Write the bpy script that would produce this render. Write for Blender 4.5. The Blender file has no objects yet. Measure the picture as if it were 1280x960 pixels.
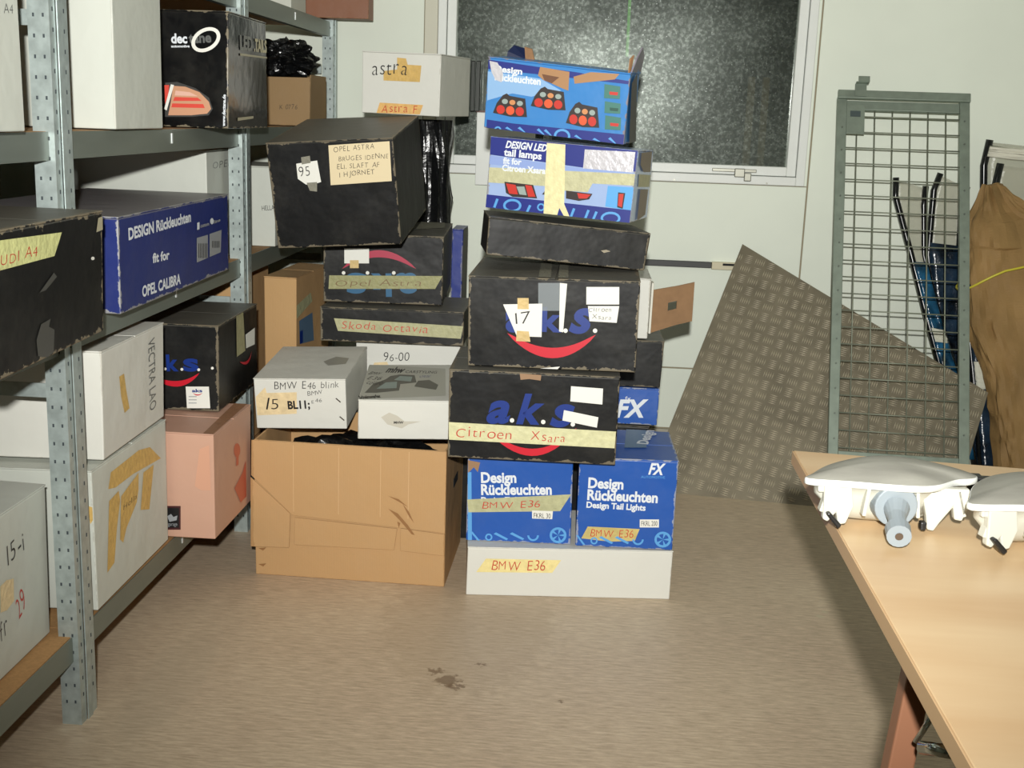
import bpy, bmesh, math, random
from mathutils import Vector, Matrix, Euler, noise
random.seed(7)
SC=bpy.context.scene
COL=SC.collection
# ------------------------------------------------------------------ camera
YAW,PITCH,ROLL=0.06501884,0.21897541,0.03598446
HC=1.32
fwd=Vector((-math.sin(YAW)*math.cos(PITCH),math.cos(YAW)*math.cos(PITCH),-math.sin(PITCH)))
r0=Vector((math.cos(YAW),math.sin(YAW),0)); u0=r0.cross(fwd)
rt=r0*math.cos(ROLL)+u0*math.sin(ROLL); up=-r0*math.sin(ROLL)+u0*math.cos(ROLL)
cam=bpy.data.cameras.new('camera'); cam.sensor_width=36; cam.lens=36*1500/1280; cam.clip_start=.05; cam.clip_end=60
co=bpy.data.objects.new('camera',cam); COL.objects.link(co)
co.matrix_world=Matrix(((rt.x,up.x,-fwd.x,0),(rt.y,up.y,-fwd.y,0),(rt.z,up.z,-fwd.z,HC),(0,0,0,1)))
SC.camera=co
# ------------------------------------------------------------------ world, lights, exposure
W=bpy.data.worlds.new('night'); SC.world=W; W.use_nodes=True
W.node_tree.nodes['Background'].inputs[0].default_value=(.55,.62,.55,1); W.node_tree.nodes['Background'].inputs[1].default_value=.012
def aim(o,t):
    o.rotation_euler=(Vector(t)-o.location).to_track_quat('-Z','Y').to_euler()
l=bpy.data.lights.new('camera_flash','SPOT'); l.energy=520; l.spot_size=math.radians(88); l.spot_blend=1.0; l.shadow_soft_size=.028; l.color=(1,.985,.935)
o=bpy.data.objects.new('camera_flash',l); o.location=(0.0,-.16,1.535); COL.objects.link(o); aim(o,(-.05,4.9,1.42))
for i,(x,y) in enumerate(((-.1,.6),(.6,3.0))):  # two added area lights overhead, out of view, for ambient fill
    l=bpy.data.lights.new('fill_light','AREA'); l.shape='RECTANGLE'; l.size=1.3; l.size_y=.3; l.energy=(.7,1.2)[i]; l.color=(1,.97,.88)
    o=bpy.data.objects.new('fill_light',l); o.location=(x,y,2.44); COL.objects.link(o)
SC.view_settings.view_transform='Standard'; SC.view_settings.look='None'; SC.view_settings.gamma=1; SC.view_settings.use_curve_mapping=False
SC.view_settings.exposure=0.22
# ------------------------------------------------------------------ materials
def lin(c):
    return tuple(((v/255)/12.92 if v/255<=.04045 else ((v/255+.055)/1.055)**2.4) for v in c)+(1,)
MC={}
def newmat(n):
    m=bpy.data.materials.new(n); m.use_nodes=True; nt=m.node_tree; return m,nt,nt.nodes['Principled BSDF']
def mat(name,rgb,rough=.6,metal=0,spec=.5,coat=0,var=0,vs=30,bump=0,bs=200,alpha=None,stretch=None):
    if name in MC: return MC[name]
    m,nt,b=newmat(name); c=lin(rgb)
    b.inputs['Base Color'].default_value=c; b.inputs['Roughness'].default_value=rough; b.inputs['Metallic'].default_value=metal
    b.inputs['Specular IOR Level'].default_value=spec; b.inputs['Coat Weight'].default_value=coat; b.inputs['Coat Roughness'].default_value=.12
    N=nt.nodes;L=nt.links
    if var or bump:
        tc=N.new('ShaderNodeTexCoord'); mp=N.new('ShaderNodeMapping'); L.new(tc.outputs['Object'],mp.inputs[0])
        if stretch: mp.inputs['Scale'].default_value=stretch
    if var:
        t=N.new('ShaderNodeTexNoise'); t.inputs['Scale'].default_value=vs; t.inputs['Detail'].default_value=5; L.new(mp.outputs[0],t.inputs['Vector'])
        mr=N.new('ShaderNodeMapRange'); mr.inputs[1].default_value=.3; mr.inputs[2].default_value=.7; mr.inputs[3].default_value=1-var; mr.inputs[4].default_value=1+var; L.new(t.outputs[0],mr.inputs[0])
        vm=N.new('ShaderNodeVectorMath'); vm.operation='SCALE'; vm.inputs[0].default_value=c[:3]; L.new(mr.outputs[0],vm.inputs['Scale']); L.new(vm.outputs[0],b.inputs['Base Color'])
    if bump:
        t2=N.new('ShaderNodeTexNoise'); t2.inputs['Scale'].default_value=bs; t2.inputs['Detail'].default_value=4; L.new(mp.outputs[0],t2.inputs['Vector'])
        bp=N.new('ShaderNodeBump'); bp.inputs['Strength'].default_value=bump; bp.inputs['Distance'].default_value=.01; L.new(t2.outputs[0],bp.inputs['Height']); L.new(bp.outputs[0],b.inputs['Normal'])
    if alpha is not None: b.inputs['Alpha'].default_value=alpha
    MC[name]=m; return m
KRAFT=(176,134,84)
CARD={ # body colour, wear colour, roughness, coat, dust amount
'black':((9,10,11),(128,118,98),.46,.0,.32),'gloss':((14,15,17),(150,140,118),.18,.3,.04),'white':((214,214,206),(170,165,150),.6,0,.04),
'gwhite':((200,204,195),(160,158,145),.55,0,.04),'blue':((22,82,168),(185,185,180),.4,.0,.06),'blue2':((40,58,140),(150,150,150),.4,0,.1),'blue3':((27,42,108),(165,165,160),.42,0,.62),
'paleblue':((160,182,222),(150,135,110),.22,.3,.02),'lampblue':((62,132,200),(160,130,95),.3,.1,.02),'kraft':((186,148,102),(150,110,65),.8,0,.0),'kraft2':((190,152,104),(150,112,68),.8,0,.02),
'pink':((198,156,134),(200,150,120),.6,0,.0),'redbrown':((140,92,66),(170,130,95),.55,0,.0),'kraftbag':((150,122,84),(110,90,60),.75,0,.0)}
FLAT={'tapeY':(232,216,150),'tapeG':(178,178,138),'tapeT':(196,178,112),'tapeP':(206,204,160),'tapeO':(205,178,120),'greytape':(128,126,112),'tapeG2':(190,188,150),'tapeY2':(226,218,168),
'tapeB':(226,204,160),'tapeT2':(172,170,130),'tapeK':(152,150,104),'tapeK2':(160,156,118),'tapeO2':(208,172,98),'tapeO3':(222,176,104),'tapeY3':(204,206,142),'note':(222,206,168),
'white':(228,228,220),'skyblue':(90,160,220),'brown':(150,118,88),'tan':(150,140,118),'navy':(32,44,128),'lilac':(140,162,214),'sky2':(90,165,225),'pale2':(140,180,222),'silver':(214,212,218),
'lampdark':(50,42,40),'lampred':(196,50,40),'lamporange':(225,90,50),'lampamber':(205,140,90),'glassgrey':(150,165,160),'kraft':(170,128,88),'kraftd':(110,72,48),'green':(62,120,110),'dgreen':(30,80,70),
'greyblue':(96,124,150),'darkink':(60,48,36),'greyink2':(120,122,118),'midgrey':(104,104,98),'kraftbag2':(120,100,76),'kraftd3':(146,106,66),'greysmudge':(158,156,146),'greyprint':(186,186,175),'dkgrey':(62,62,60),'smear':(196,192,178),'aksblue':(8,46,128),'teal':(30,92,130),'red':(200,22,44),'crimson':(170,24,62),
'peach':(200,150,118),'lampred2':(214,74,60),'pinkish':(222,178,160),'cream':(196,188,152),'cream2':(170,164,138),'scuff':(70,70,66),'greylabel':(150,154,158),'darkred':(70,34,36),'blackink':(24,24,26),
'shinytape':(208,158,132),'kraftd2':(150,108,78),'redink':(190,50,40),'redink2':(190,92,72),'whiteink':(222,228,234),'greyink':(92,94,92),'brownink':(120,96,60)}
def flat(k):
    if k=='cleartape': return mat('clear_tape',(170,178,182),.12,0,.6,alpha=.55)
    tape=k.startswith('tape') or k in('greytape','kraftd2')
    if k=='silver': return mat('p_silver',FLAT[k],.3,.35,bump=.2,bs=60)
    if tape: return mat('p_'+k,FLAT[k],.55,var=.10,vs=60,bump=.25,bs=80)
    if k in('note','white'): return mat('p_'+k,FLAT[k],.6)
    return mat('p_'+k,FLAT[k],.4)
def cardmat(key,ck,w,d,h,wear):
    body,wc,rough,coat,dust=CARD[ck]
    m,nt,b=newmat('printed_cardboard'); N=nt.nodes;L=nt.links
    tc=N.new('ShaderNodeTexCoord'); sp=N.new('ShaderNodeSeparateXYZ'); L.new(tc.outputs['Object'],sp.inputs[0])
    def M(op,a,c=None,c2=None):
        n=N.new('ShaderNodeMath'); n.operation=op
        for i,v in enumerate((a,c,c2)):
            if v is None: continue
            if isinstance(v,(int,float)): n.inputs[i].default_value=v
            else: L.new(v,n.inputs[i])
        return n.outputs[0]
    ax=M('SUBTRACT',w/2,M('ABSOLUTE',sp.outputs[0])); ay=M('SUBTRACT',d/2,M('ABSOLUTE',sp.outputs[1])); az=M('SUBTRACT',h/2,M('ABSOLUTE',M('SUBTRACT',sp.outputs[2],h/2)))
    tot=M('ADD',M('ADD',ax,ay),az); mn=M('MINIMUM',M('MINIMUM',ax,ay),az); mx=M('MAXIMUM',M('MAXIMUM',ax,ay),az)
    med=M('SUBTRACT',M('SUBTRACT',tot,mn),mx)
    n1=N.new('ShaderNodeTexNoise'); n1.inputs['Scale'].default_value=26; n1.inputs['Detail'].default_value=6; n1.inputs['Roughness'].default_value=.7; L.new(tc.outputs['Object'],n1.inputs['Vector'])
    thr=M('MULTIPLY_ADD',M('SUBTRACT',n1.outputs[0],.46),.07*wear,.0036*wear+.0004)
    mask=M('MULTIPLY',M('LESS_THAN',med,thr),min(1,.35+wear*.6))
    n2=N.new('ShaderNodeTexNoise'); n2.inputs['Scale'].default_value=7; n2.inputs['Detail'].default_value=8; n2.inputs['Roughness'].default_value=.72; L.new(tc.outputs['Object'],n2.inputs['Vector'])
    mr=N.new('ShaderNodeMapRange'); mr.inputs[1].default_value=.48; mr.inputs[2].default_value=.78; mr.inputs[3].default_value=0; mr.inputs[4].default_value=(.05 if ck in('black','blue3') else .06); L.new(n2.outputs[0],mr.inputs[0])
    ge=N.new('ShaderNodeNewGeometry'); s2=N.new('ShaderNodeSeparateXYZ'); L.new(ge.outputs['Normal'],s2.inputs[0])
    dm=M('MULTIPLY',M('MAXIMUM',s2.outputs[2],0),dust)
    f=M('MINIMUM',M('ADD',mr.outputs[0],dm),1)
    c1=N.new('ShaderNodeMix'); c1.data_type='RGBA'; c1.inputs[6].default_value=lin(body); c1.inputs[7].default_value=lin((165,162,150) if ck not in('white','gwhite') else (190,186,170)); L.new(f,c1.inputs[0])
    c2=N.new('ShaderNodeMix'); c2.data_type='RGBA'; L.new(c1.outputs[2],c2.inputs[6]); c2.inputs[7].default_value=lin(wc); L.new(mask,c2.inputs[0])
    L.new(c2.outputs[2],b.inputs['Base Color'])
    b.inputs['Roughness'].default_value=rough; b.inputs['Coat Weight'].default_value=coat; b.inputs['Coat Roughness'].default_value=.1; b.inputs['Specular IOR Level'].default_value=.3 if ck=='black' else .5
    n3=N.new('ShaderNodeTexNoise'); n3.inputs['Scale'].default_value=9; n3.inputs['Detail'].default_value=3; L.new(tc.outputs['Object'],n3.inputs['Vector'])
    ht=n3.outputs[0]
    if ck.startswith('kraft'):
        wv=N.new('ShaderNodeTexWave'); wv.inputs['Scale'].default_value=60; wv.inputs['Distortion'].default_value=.3; L.new(tc.outputs['Object'],wv.inputs['Vector'])
        ht=M('MULTIPLY_ADD',wv.outputs[0],.02,n3.outputs[0])
    bp=N.new('ShaderNodeBump'); bp.inputs['Strength'].default_value=.35; bp.inputs['Distance'].default_value=.012; L.new(ht,bp.inputs['Height']); L.new(bp.outputs[0],b.inputs['Normal'])
    return m
GALV=mat('galvanised_steel',(172,184,182),.42,.45,var=.16,vs=45)
GALVD=mat('galvanised_beam',(122,130,122),.45,.4,var=.12,vs=12,stretch=(1,.2,1))
CHIP=mat('chipboard',(176,134,86),.8,var=.12,vs=150)
DARK=mat('slot_dark',(20,24,26),.8); HOLE=mat('post_hole',(58,66,70),.8)
# ------------------------------------------------------------------ mesh helpers
def link(name,me,parent=None,m=None):
    o=bpy.data.objects.new(name,me); COL.objects.link(o)
    if m: me.materials.append(m)
    if parent: o.parent=parent
    return o
def pd(name,vs,fs,m,parent=None,smooth=False,bev=0,solid=0):
    me=bpy.data.meshes.new(name); me.from_pydata([tuple(v) for v in vs],[],fs); me.update()
    if smooth:
        for p in me.polygons: p.use_smooth=True
    o=link(name,me,parent,m)
    if solid:
        s=o.modifiers.new('s','SOLIDIFY'); s.thickness=solid; s.offset=0
    if bev:
        b=o.modifiers.new('b','BEVEL'); b.width=bev; b.segments=2
    return o
def tag(o,label=None,cat=None,group=None,kind=None):
    if label: o['label']=label
    if cat: o['category']=cat
    if group: o['group']=group
    if kind: o['kind']=kind
    return o
def empty(name,loc,rot=(0,0,0)):
    o=bpy.data.objects.new(name,None); o.empty_display_size=.1; o.location=loc; o.rotation_euler=rot; COL.objects.link(o); return o
CF=[(0,1,3,2),(4,6,7,5),(0,4,5,1),(2,3,7,6),(0,2,6,4),(1,5,7,3)]
def cubev(x0,x1,y0,y1,z0,z1): return [(x,y,z) for x in(x0,x1) for y in(y0,y1) for z in(z0,z1)]
class MB:
    def __init__(s): s.v=[];s.f=[]
    def box(s,x0,x1,y0,y1,z0,z1,M=None):
        n=len(s.v)
        vs=cubev(x0,x1,y0,y1,z0,z1)
        if M: vs=[M@Vector(v) for v in vs]
        s.v+=vs; s.f+=[tuple(n+i for i in f) for f in CF]; return s
    def tube(s,pts,r,seg=8,cap=True):
        pts=[Vector(p) for p in pts]; rs=r if isinstance(r,(list,tuple)) else [r]*len(pts); n0=len(s.v)
        for i,p in enumerate(pts):
            t=(pts[min(i+1,len(pts)-1)]-pts[max(i-1,0)]).normalized()
            a=t.cross(Vector((0,0,1)) if abs(t.z)<.9 else Vector((1,0,0))).normalized(); b=t.cross(a)
            for k in range(seg):
                q=2*math.pi*k/seg; s.v.append(p+(a*math.cos(q)+b*math.sin(q))*rs[i])
        for i in range(len(pts)-1):
            for k in range(seg):
                a0=n0+i*seg+k;a1=n0+i*seg+(k+1)%seg; s.f.append((a0,a1,a1+seg,a0+seg))
        if cap:
            s.f.append(tuple(n0+k for k in range(seg))[::-1]); e=n0+(len(pts)-1)*seg; s.f.append(tuple(e+k for k in range(seg)))
        return s
    def prism(s,poly,axis,a,b):
        n=len(s.v);k=len(poly)
        for t in(a,b):
            for p in poly:
                q=list(p); q.insert(axis,t); s.v.append(tuple(q))
        s.f+=[tuple(n+i for i in range(k)),tuple(n+k+i for i in range(k))[::-1]]+[(n+i,n+k+i,n+k+(i+1)%k,n+(i+1)%k) for i in range(k)]
        return s
    def build(s,name,m,parent=None,smooth=False,bev=0):
        o=pd(name,s.v,s.f,m,parent,smooth,bev)
        bm=bmesh.new(); bm.from_mesh(o.data); bmesh.ops.recalc_face_normals(bm,faces=bm.faces); bm.to_mesh(o.data); bm.free()
        return o
def crumple(name,c,size,m,parent=None,sub=5,amp=.25,seed=0,boxy=2.0,fr=2.2,rot=None):
    bm=bmesh.new(); bmesh.ops.create_icosphere(bm,subdivisions=sub,radius=1)
    for v in bm.verts:
        n=v.co.normalized()
        L=(abs(n.x)**(2*boxy)+abs(n.y)**(2*boxy)+abs(n.z)**(2*boxy))**(1/(2*boxy))
        p=n/L
        q=n*fr+Vector((seed*3.1,seed*1.7,seed))
        rid=1-abs(noise.noise(q))*2; rid2=noise.noise(q*2.3)+.6*(1-abs(noise.noise(q*1.7+Vector((4,1,2))))*2)
        p=p*(1-amp+amp*(.7*rid+.3*rid2))
        v.co=Vector((p.x*size[0],p.y*size[1],p.z*size[2]))+Vector(c)
    me=bpy.data.meshes.new(name); bm.to_mesh(me); bm.free()
    return link(name,me,parent,m)
# ------------------------------------------------------------------ cartons
BOXES={'white_e36': {'p': [-0.045, 3.357, 0.0, 0.576, 0.34, 0.145, 5.96, 0.0, 0.0], 'color': 'white', 'style': 'mailer', 'label': 'flat white box on the floor, bottom of right stack, with yellow tape', 'cat': 'box', 'name': 'cardboard_box', 'wear': 0.15, 'warp': 0.003, 'group': None, 'it': [('d', 'masking_tape', 'F', 'tapeY', [(-0.262, 0.0699), (-0.2363, 0.1109), (-0.0252, 0.1111), (-0.0483, 0.0724)], None), ('t', 'handwriting', 'F', 'redink', 'BMW E36', (-0.2195, 0.0756), (-0.0689, 0.0791), 0.0309, 'hand')]},
 'fk_left': {'p': [-0.18, 3.353, 0.145, 0.294, 0.277, 0.262, 1.46, 0.0, 0.0], 'color': 'blue', 'style': 'rsc', 'label': 'left blue printed box on the flat white box, tape across its middle', 'cat': 'box', 'name': 'cardboard_box', 'wear': 0.35, 'warp': 0.003, 'group': None, 'it': [('d', 'printed_stripe', 'F', 'skyblue', [(-0.146, 0.2005), (-0.1359, 0.2011), (-0.1301, 0.001), (-0.1415, 0.001)], None), ('d', 'torn_patch', 'F', 'brown', [(-0.146, 0.2354), (-0.1121, 0.2302), (-0.118, 0.2019), (-0.1296, 0.2154), (-0.1448, 0.1983)], None), ('t', 'lettering', 'F', 'whiteink', 'Design', (-0.1081, 0.172), (-0.0094, 0.177), 0.0304, 'bold'), ('t', 'lettering', 'F', 'whiteink', 'Rückleuchten', (-0.1071, 0.1369), (0.0904, 0.1468), 0.0305, 'bold'), ('t', 'lettering', 'F', 'whiteink', 'Design Tail Lights', (-0.1064, 0.1134), (0.0511, 0.1213), 0.0165, 'bold'), ('d', 'masking_tape', 'F', 'tapeG', [(-0.146, 0.1207), (0.1441, 0.1495), (0.115, 0.0987), (-0.1417, 0.0832)], None), ('t', 'handwriting', 'F', 'redink', 'BMW E36', (-0.1035, 0.0946), (0.0584, 0.1076), 0.0212, 'hand'), ('d', 'paper_label', 'F', 'white', [(0.0363, 0.097), (0.0948, 0.0976), (0.0935, 0.0739), (0.0372, 0.0734)], None), ('t', 'lettering', 'F', 'blackink', 'FKRL 30', (0.0416, 0.076), (0.0889, 0.076), 0.0142, 'print'), ('d', 'printed_screw', 'F', 'skyblue', [(-0.1356, 0.0264), (-0.1288, 0.0268), (-0.1075, 0.001), (-0.1143, 0.001)], None), ('d', 'printed_nut', 'F', 'skyblue', [(-0.0725, 0.013), (-0.0741, 0.0184), (-0.078, 0.0222), (-0.0833, 0.0234), (-0.0884, 0.0217), (-0.0921, 0.0175), (-0.0933, 0.0119), (-0.0918, 0.0065), (-0.0878, 0.0027), (-0.0826, 0.0015), (-0.0774, 0.0032), (-0.0737, 0.0074), (-0.0725, 0.013), (-0.077, 0.0128), (-0.0779, 0.0158), (-0.0801, 0.018), (-0.0831, 0.0186), (-0.086, 0.0177), (-0.0881, 0.0153), (-0.0888, 0.0121), (-0.0879, 0.0091), (-0.0857, 0.0069), (-0.0827, 0.0062), (-0.0798, 0.0072), (-0.0777, 0.0096), (-0.077, 0.0128)], 'ring'), ('d', 'printed_bolt', 'F', 'skyblue', [(-0.0696, 0.0227), (-0.063, 0.0278), (-0.0284, 0.0105), (-0.0327, 0.0055)], None), ('d', 'printed_bolt', 'F', 'skyblue', [(-0.0243, 0.025), (-0.0177, 0.0302), (0.0169, 0.0129), (0.0125, 0.0079)], None), ('d', 'printed_hook', 'F', 'skyblue', [(0.0251, 0.0229), (0.0261, 0.0176), (0.0286, 0.0129), (0.0324, 0.0093), (0.037, 0.0071), (0.042, 0.0065), (0.047, 0.0077), (0.0515, 0.0103), (0.0549, 0.0143), (0.0571, 0.0192), (0.0576, 0.0245), (0.0305, 0.0231), (0.0312, 0.0196), (0.0329, 0.0165), (0.0354, 0.0141), (0.0385, 0.0127), (0.0418, 0.0123), (0.0452, 0.013), (0.0481, 0.0148), (0.0504, 0.0174), (0.0518, 0.0207), (0.0522, 0.0243)], 'ring'), ('d', 'printed_wheel', 'F', 'skyblue', [(0.135, 0.0286), (0.1335, 0.0359), (0.1298, 0.0423), (0.1244, 0.0473), (0.1176, 0.0503), (0.1103, 0.0511), (0.103, 0.0495), (0.0966, 0.0458), (0.0916, 0.0403), (0.0885, 0.0335), (0.0876, 0.0261), (0.0891, 0.0188), (0.0928, 0.0124), (0.0982, 0.0074), (0.105, 0.0043), (0.1124, 0.0035), (0.1196, 0.0051), (0.1261, 0.0088), (0.1311, 0.0144), (0.1341, 0.0212), (0.135, 0.0286), (0.1282, 0.0282), (0.1272, 0.0333), (0.1246, 0.0378), (0.1207, 0.0413), (0.1158, 0.0434), (0.1106, 0.044), (0.1054, 0.0429), (0.1008, 0.0403), (0.0972, 0.0364), (0.095, 0.0316), (0.0944, 0.0265), (0.0955, 0.0214), (0.0981, 0.0168), (0.102, 0.0134), (0.1068, 0.0112), (0.112, 0.0107), (0.1172, 0.0118), (0.1218, 0.0144), (0.1254, 0.0183), (0.1276, 0.023), (0.1282, 0.0282)], 'ring'), ('d', 'printed_spoke', 'F', 'skyblue', [(0.1292, 0.0245), (0.1288, 0.032), (0.1113, 0.0273)], None), ('d', 'printed_spoke', 'F', 'skyblue', [(0.1195, 0.0443), (0.1126, 0.0463), (0.1113, 0.0273)], None), ('d', 'printed_spoke', 'F', 'skyblue', [(0.0985, 0.0407), (0.0946, 0.0344), (0.1113, 0.0273)], None), ('d', 'printed_spoke', 'F', 'skyblue', [(0.0952, 0.0186), (0.0997, 0.0127), (0.1113, 0.0273)], None), ('d', 'printed_spoke', 'F', 'skyblue', [(0.1142, 0.0085), (0.1209, 0.0112), (0.1113, 0.0273)], None)]},
 'fk_right': {'p': [0.119, 3.372, 0.147, 0.273, 0.319, 0.262, 1.52, 0.0, -0.3],
              'color': 'blue',
              'style': 'rsc',
              'label': 'right blue printed box on the flat white box, white emblem in its top corner',
              'cat': 'box',
              'name': 'cardboard_box',
              'wear': 0.4,
              'warp': 0.003,
              'group': None,
              'it': [('t', 'lettering', 'F', 'whiteink', 'Design', (-0.109, 0.1745), (-0.0111, 0.1742), 0.0302, 'bold'), ('t', 'lettering', 'F', 'whiteink', 'Rückleuchten', (-0.1097, 0.1395), (0.0863, 0.1389), 0.0303, 'bold'), ('t', 'lettering', 'F', 'whiteink', 'Design Tail Lights', (-0.1109, 0.116), (0.0543, 0.1141), 0.0176, 'bold'), ('t', 'lettering', 'F', 'whiteink', 'FX', (0.0551, 0.2212), (0.1016, 0.2209), 0.0322, 'boldit'), ('t', 'lettering', 'F', 'skyblue', 'AUTOMOTIVE', (0.0359, 0.2088), (0.1022, 0.2094), 0.0069, 'print'), ('d', 'paper_label', 'F', 'white', [(0.0401, 0.0876), (0.0935, 0.0901), (0.0948, 0.0666), (0.0413, 0.0641)], None), ('t', 'lettering', 'F', 'blackink', 'FKRL 200', (0.0455, 0.069), (0.0901, 0.0711), 0.0141, 'print'), ('d', 'masking_tape', 'F', 'tapeT', [(-0.104, 0.0598), (0.0416, 0.0594), (0.03, 0.0234), (-0.0392, 0.0178), (-0.1204, 0.0235)], None), ('t', 'handwriting', 'F', 'redink', 'BMW E36', (-0.0959, 0.0294), (0.0251, 0.0326), 0.0237, 'hand'), ('d', 'printed_screw', 'F', 'skyblue', [(-0.1355, 0.0322), (-0.1297, 0.0325), (-0.1083, 0.005), (-0.1151, 0.0047)], None), ('d', 'printed_nut', 'F', 'skyblue', [(-0.0738, 0.0185), (-0.0755, 0.0239), (-0.0794, 0.0277), (-0.0847, 0.0289), (-0.0897, 0.0272), (-0.0933, 0.0231), (-0.0945, 0.0176), (-0.0929, 0.0122), (-0.0889, 0.0084), (-0.0837, 0.0071), (-0.0786, 0.0088), (-0.075, 0.013), (-0.0738, 0.0185), (-0.0783, 0.0183), (-0.0793, 0.0214), (-0.0815, 0.0235), (-0.0844, 0.0242), (-0.0873, 0.0233), (-0.0894, 0.0209), (-0.09, 0.0178), (-0.0891, 0.0147), (-0.0868, 0.0126), (-0.0839, 0.0119), (-0.081, 0.0128), (-0.079, 0.0152), (-0.0783, 0.0183)], 'ring'), ('d', 'printed_bolt', 'F', 'skyblue', [(-0.0711, 0.0282), (-0.0646, 0.0332), (-0.0301, 0.0158), (-0.0344, 0.0109)], None), ('d', 'printed_bolt', 'F', 'skyblue', [(-0.0263, 0.0302), (-0.0199, 0.0353), (0.0146, 0.0179), (0.0104, 0.013)], None), ('d', 'printed_hook', 'F', 'skyblue', [(0.0226, 0.0278), (0.0237, 0.0226), (0.0262, 0.0179), (0.03, 0.0143), (0.0346, 0.0121), (0.0396, 0.0115), (0.0446, 0.0126), (0.0489, 0.0152), (0.0523, 0.0191), (0.0543, 0.024), (0.0548, 0.0293), (0.028, 0.028), (0.0287, 0.0245), (0.0304, 0.0215), (0.0329, 0.0191), (0.036, 0.0176), (0.0393, 0.0172), (0.0426, 0.0179), (0.0455, 0.0196), (0.0478, 0.0223), (0.0491, 0.0255), (0.0495, 0.029)], 'ring'), ('d', 'printed_wheel', 'F', 'skyblue', [(0.1313, 0.0329), (0.1298, 0.0401), (0.1261, 0.0465), (0.1206, 0.0515), (0.1139, 0.0545), (0.1066, 0.0553), (0.0994, 0.0538), (0.0931, 0.0502), (0.0882, 0.0447), (0.0853, 0.038), (0.0845, 0.0307), (0.0861, 0.0234), (0.0898, 0.017), (0.0952, 0.012), (0.102, 0.0089), (0.1093, 0.0081), (0.1165, 0.0096), (0.1228, 0.0133), (0.1277, 0.0188), (0.1306, 0.0255), (0.1313, 0.0329), (0.1247, 0.0325), (0.1235, 0.0376), (0.1209, 0.0421), (0.117, 0.0456), (0.1122, 0.0477), (0.107, 0.0483), (0.1019, 0.0472), (0.0974, 0.0447), (0.0939, 0.0408), (0.0917, 0.0361), (0.0912, 0.031), (0.0923, 0.0259), (0.095, 0.0214), (0.0989, 0.0179), (0.1037, 0.0158), (0.1089, 0.0152), (0.114, 0.0163), (0.1185, 0.0188), (0.122, 0.0227), (0.1241, 0.0274), (0.1247, 0.0325)], 'ring'), ('d', 'printed_spoke', 'F', 'skyblue', [(0.1256, 0.0288), (0.1252, 0.0363), (0.1079, 0.0318)], None), ('d', 'printed_spoke', 'F', 'skyblue', [(0.1158, 0.0486), (0.1089, 0.0506), (0.1079, 0.0318)], None), ('d', 'printed_spoke', 'F', 'skyblue', [(0.0951, 0.0451), (0.0913, 0.0388), (0.1079, 0.0318)], None), ('d', 'printed_spoke', 'F', 'skyblue', [(0.0921, 0.0232), (0.0967, 0.0173), (0.1079, 0.0318)], None), ('d', 'printed_spoke', 'F', 'skyblue', [(0.111, 0.0131), (0.1177, 0.0157), (0.1079, 0.0318)], None), ('d', 'printed_panel', 'T', 'greyblue', [(0.0074, 0.1585), (0.0673, 0.1585), (0.0559, -0.0413), (-0.0084, -0.0512)], None), ('t', 'lettering', 'T', 'whiteink', 'Design', (0.0605, -0.0061), (0.0918, 0.1585), 0.032, 'bold')]},
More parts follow.
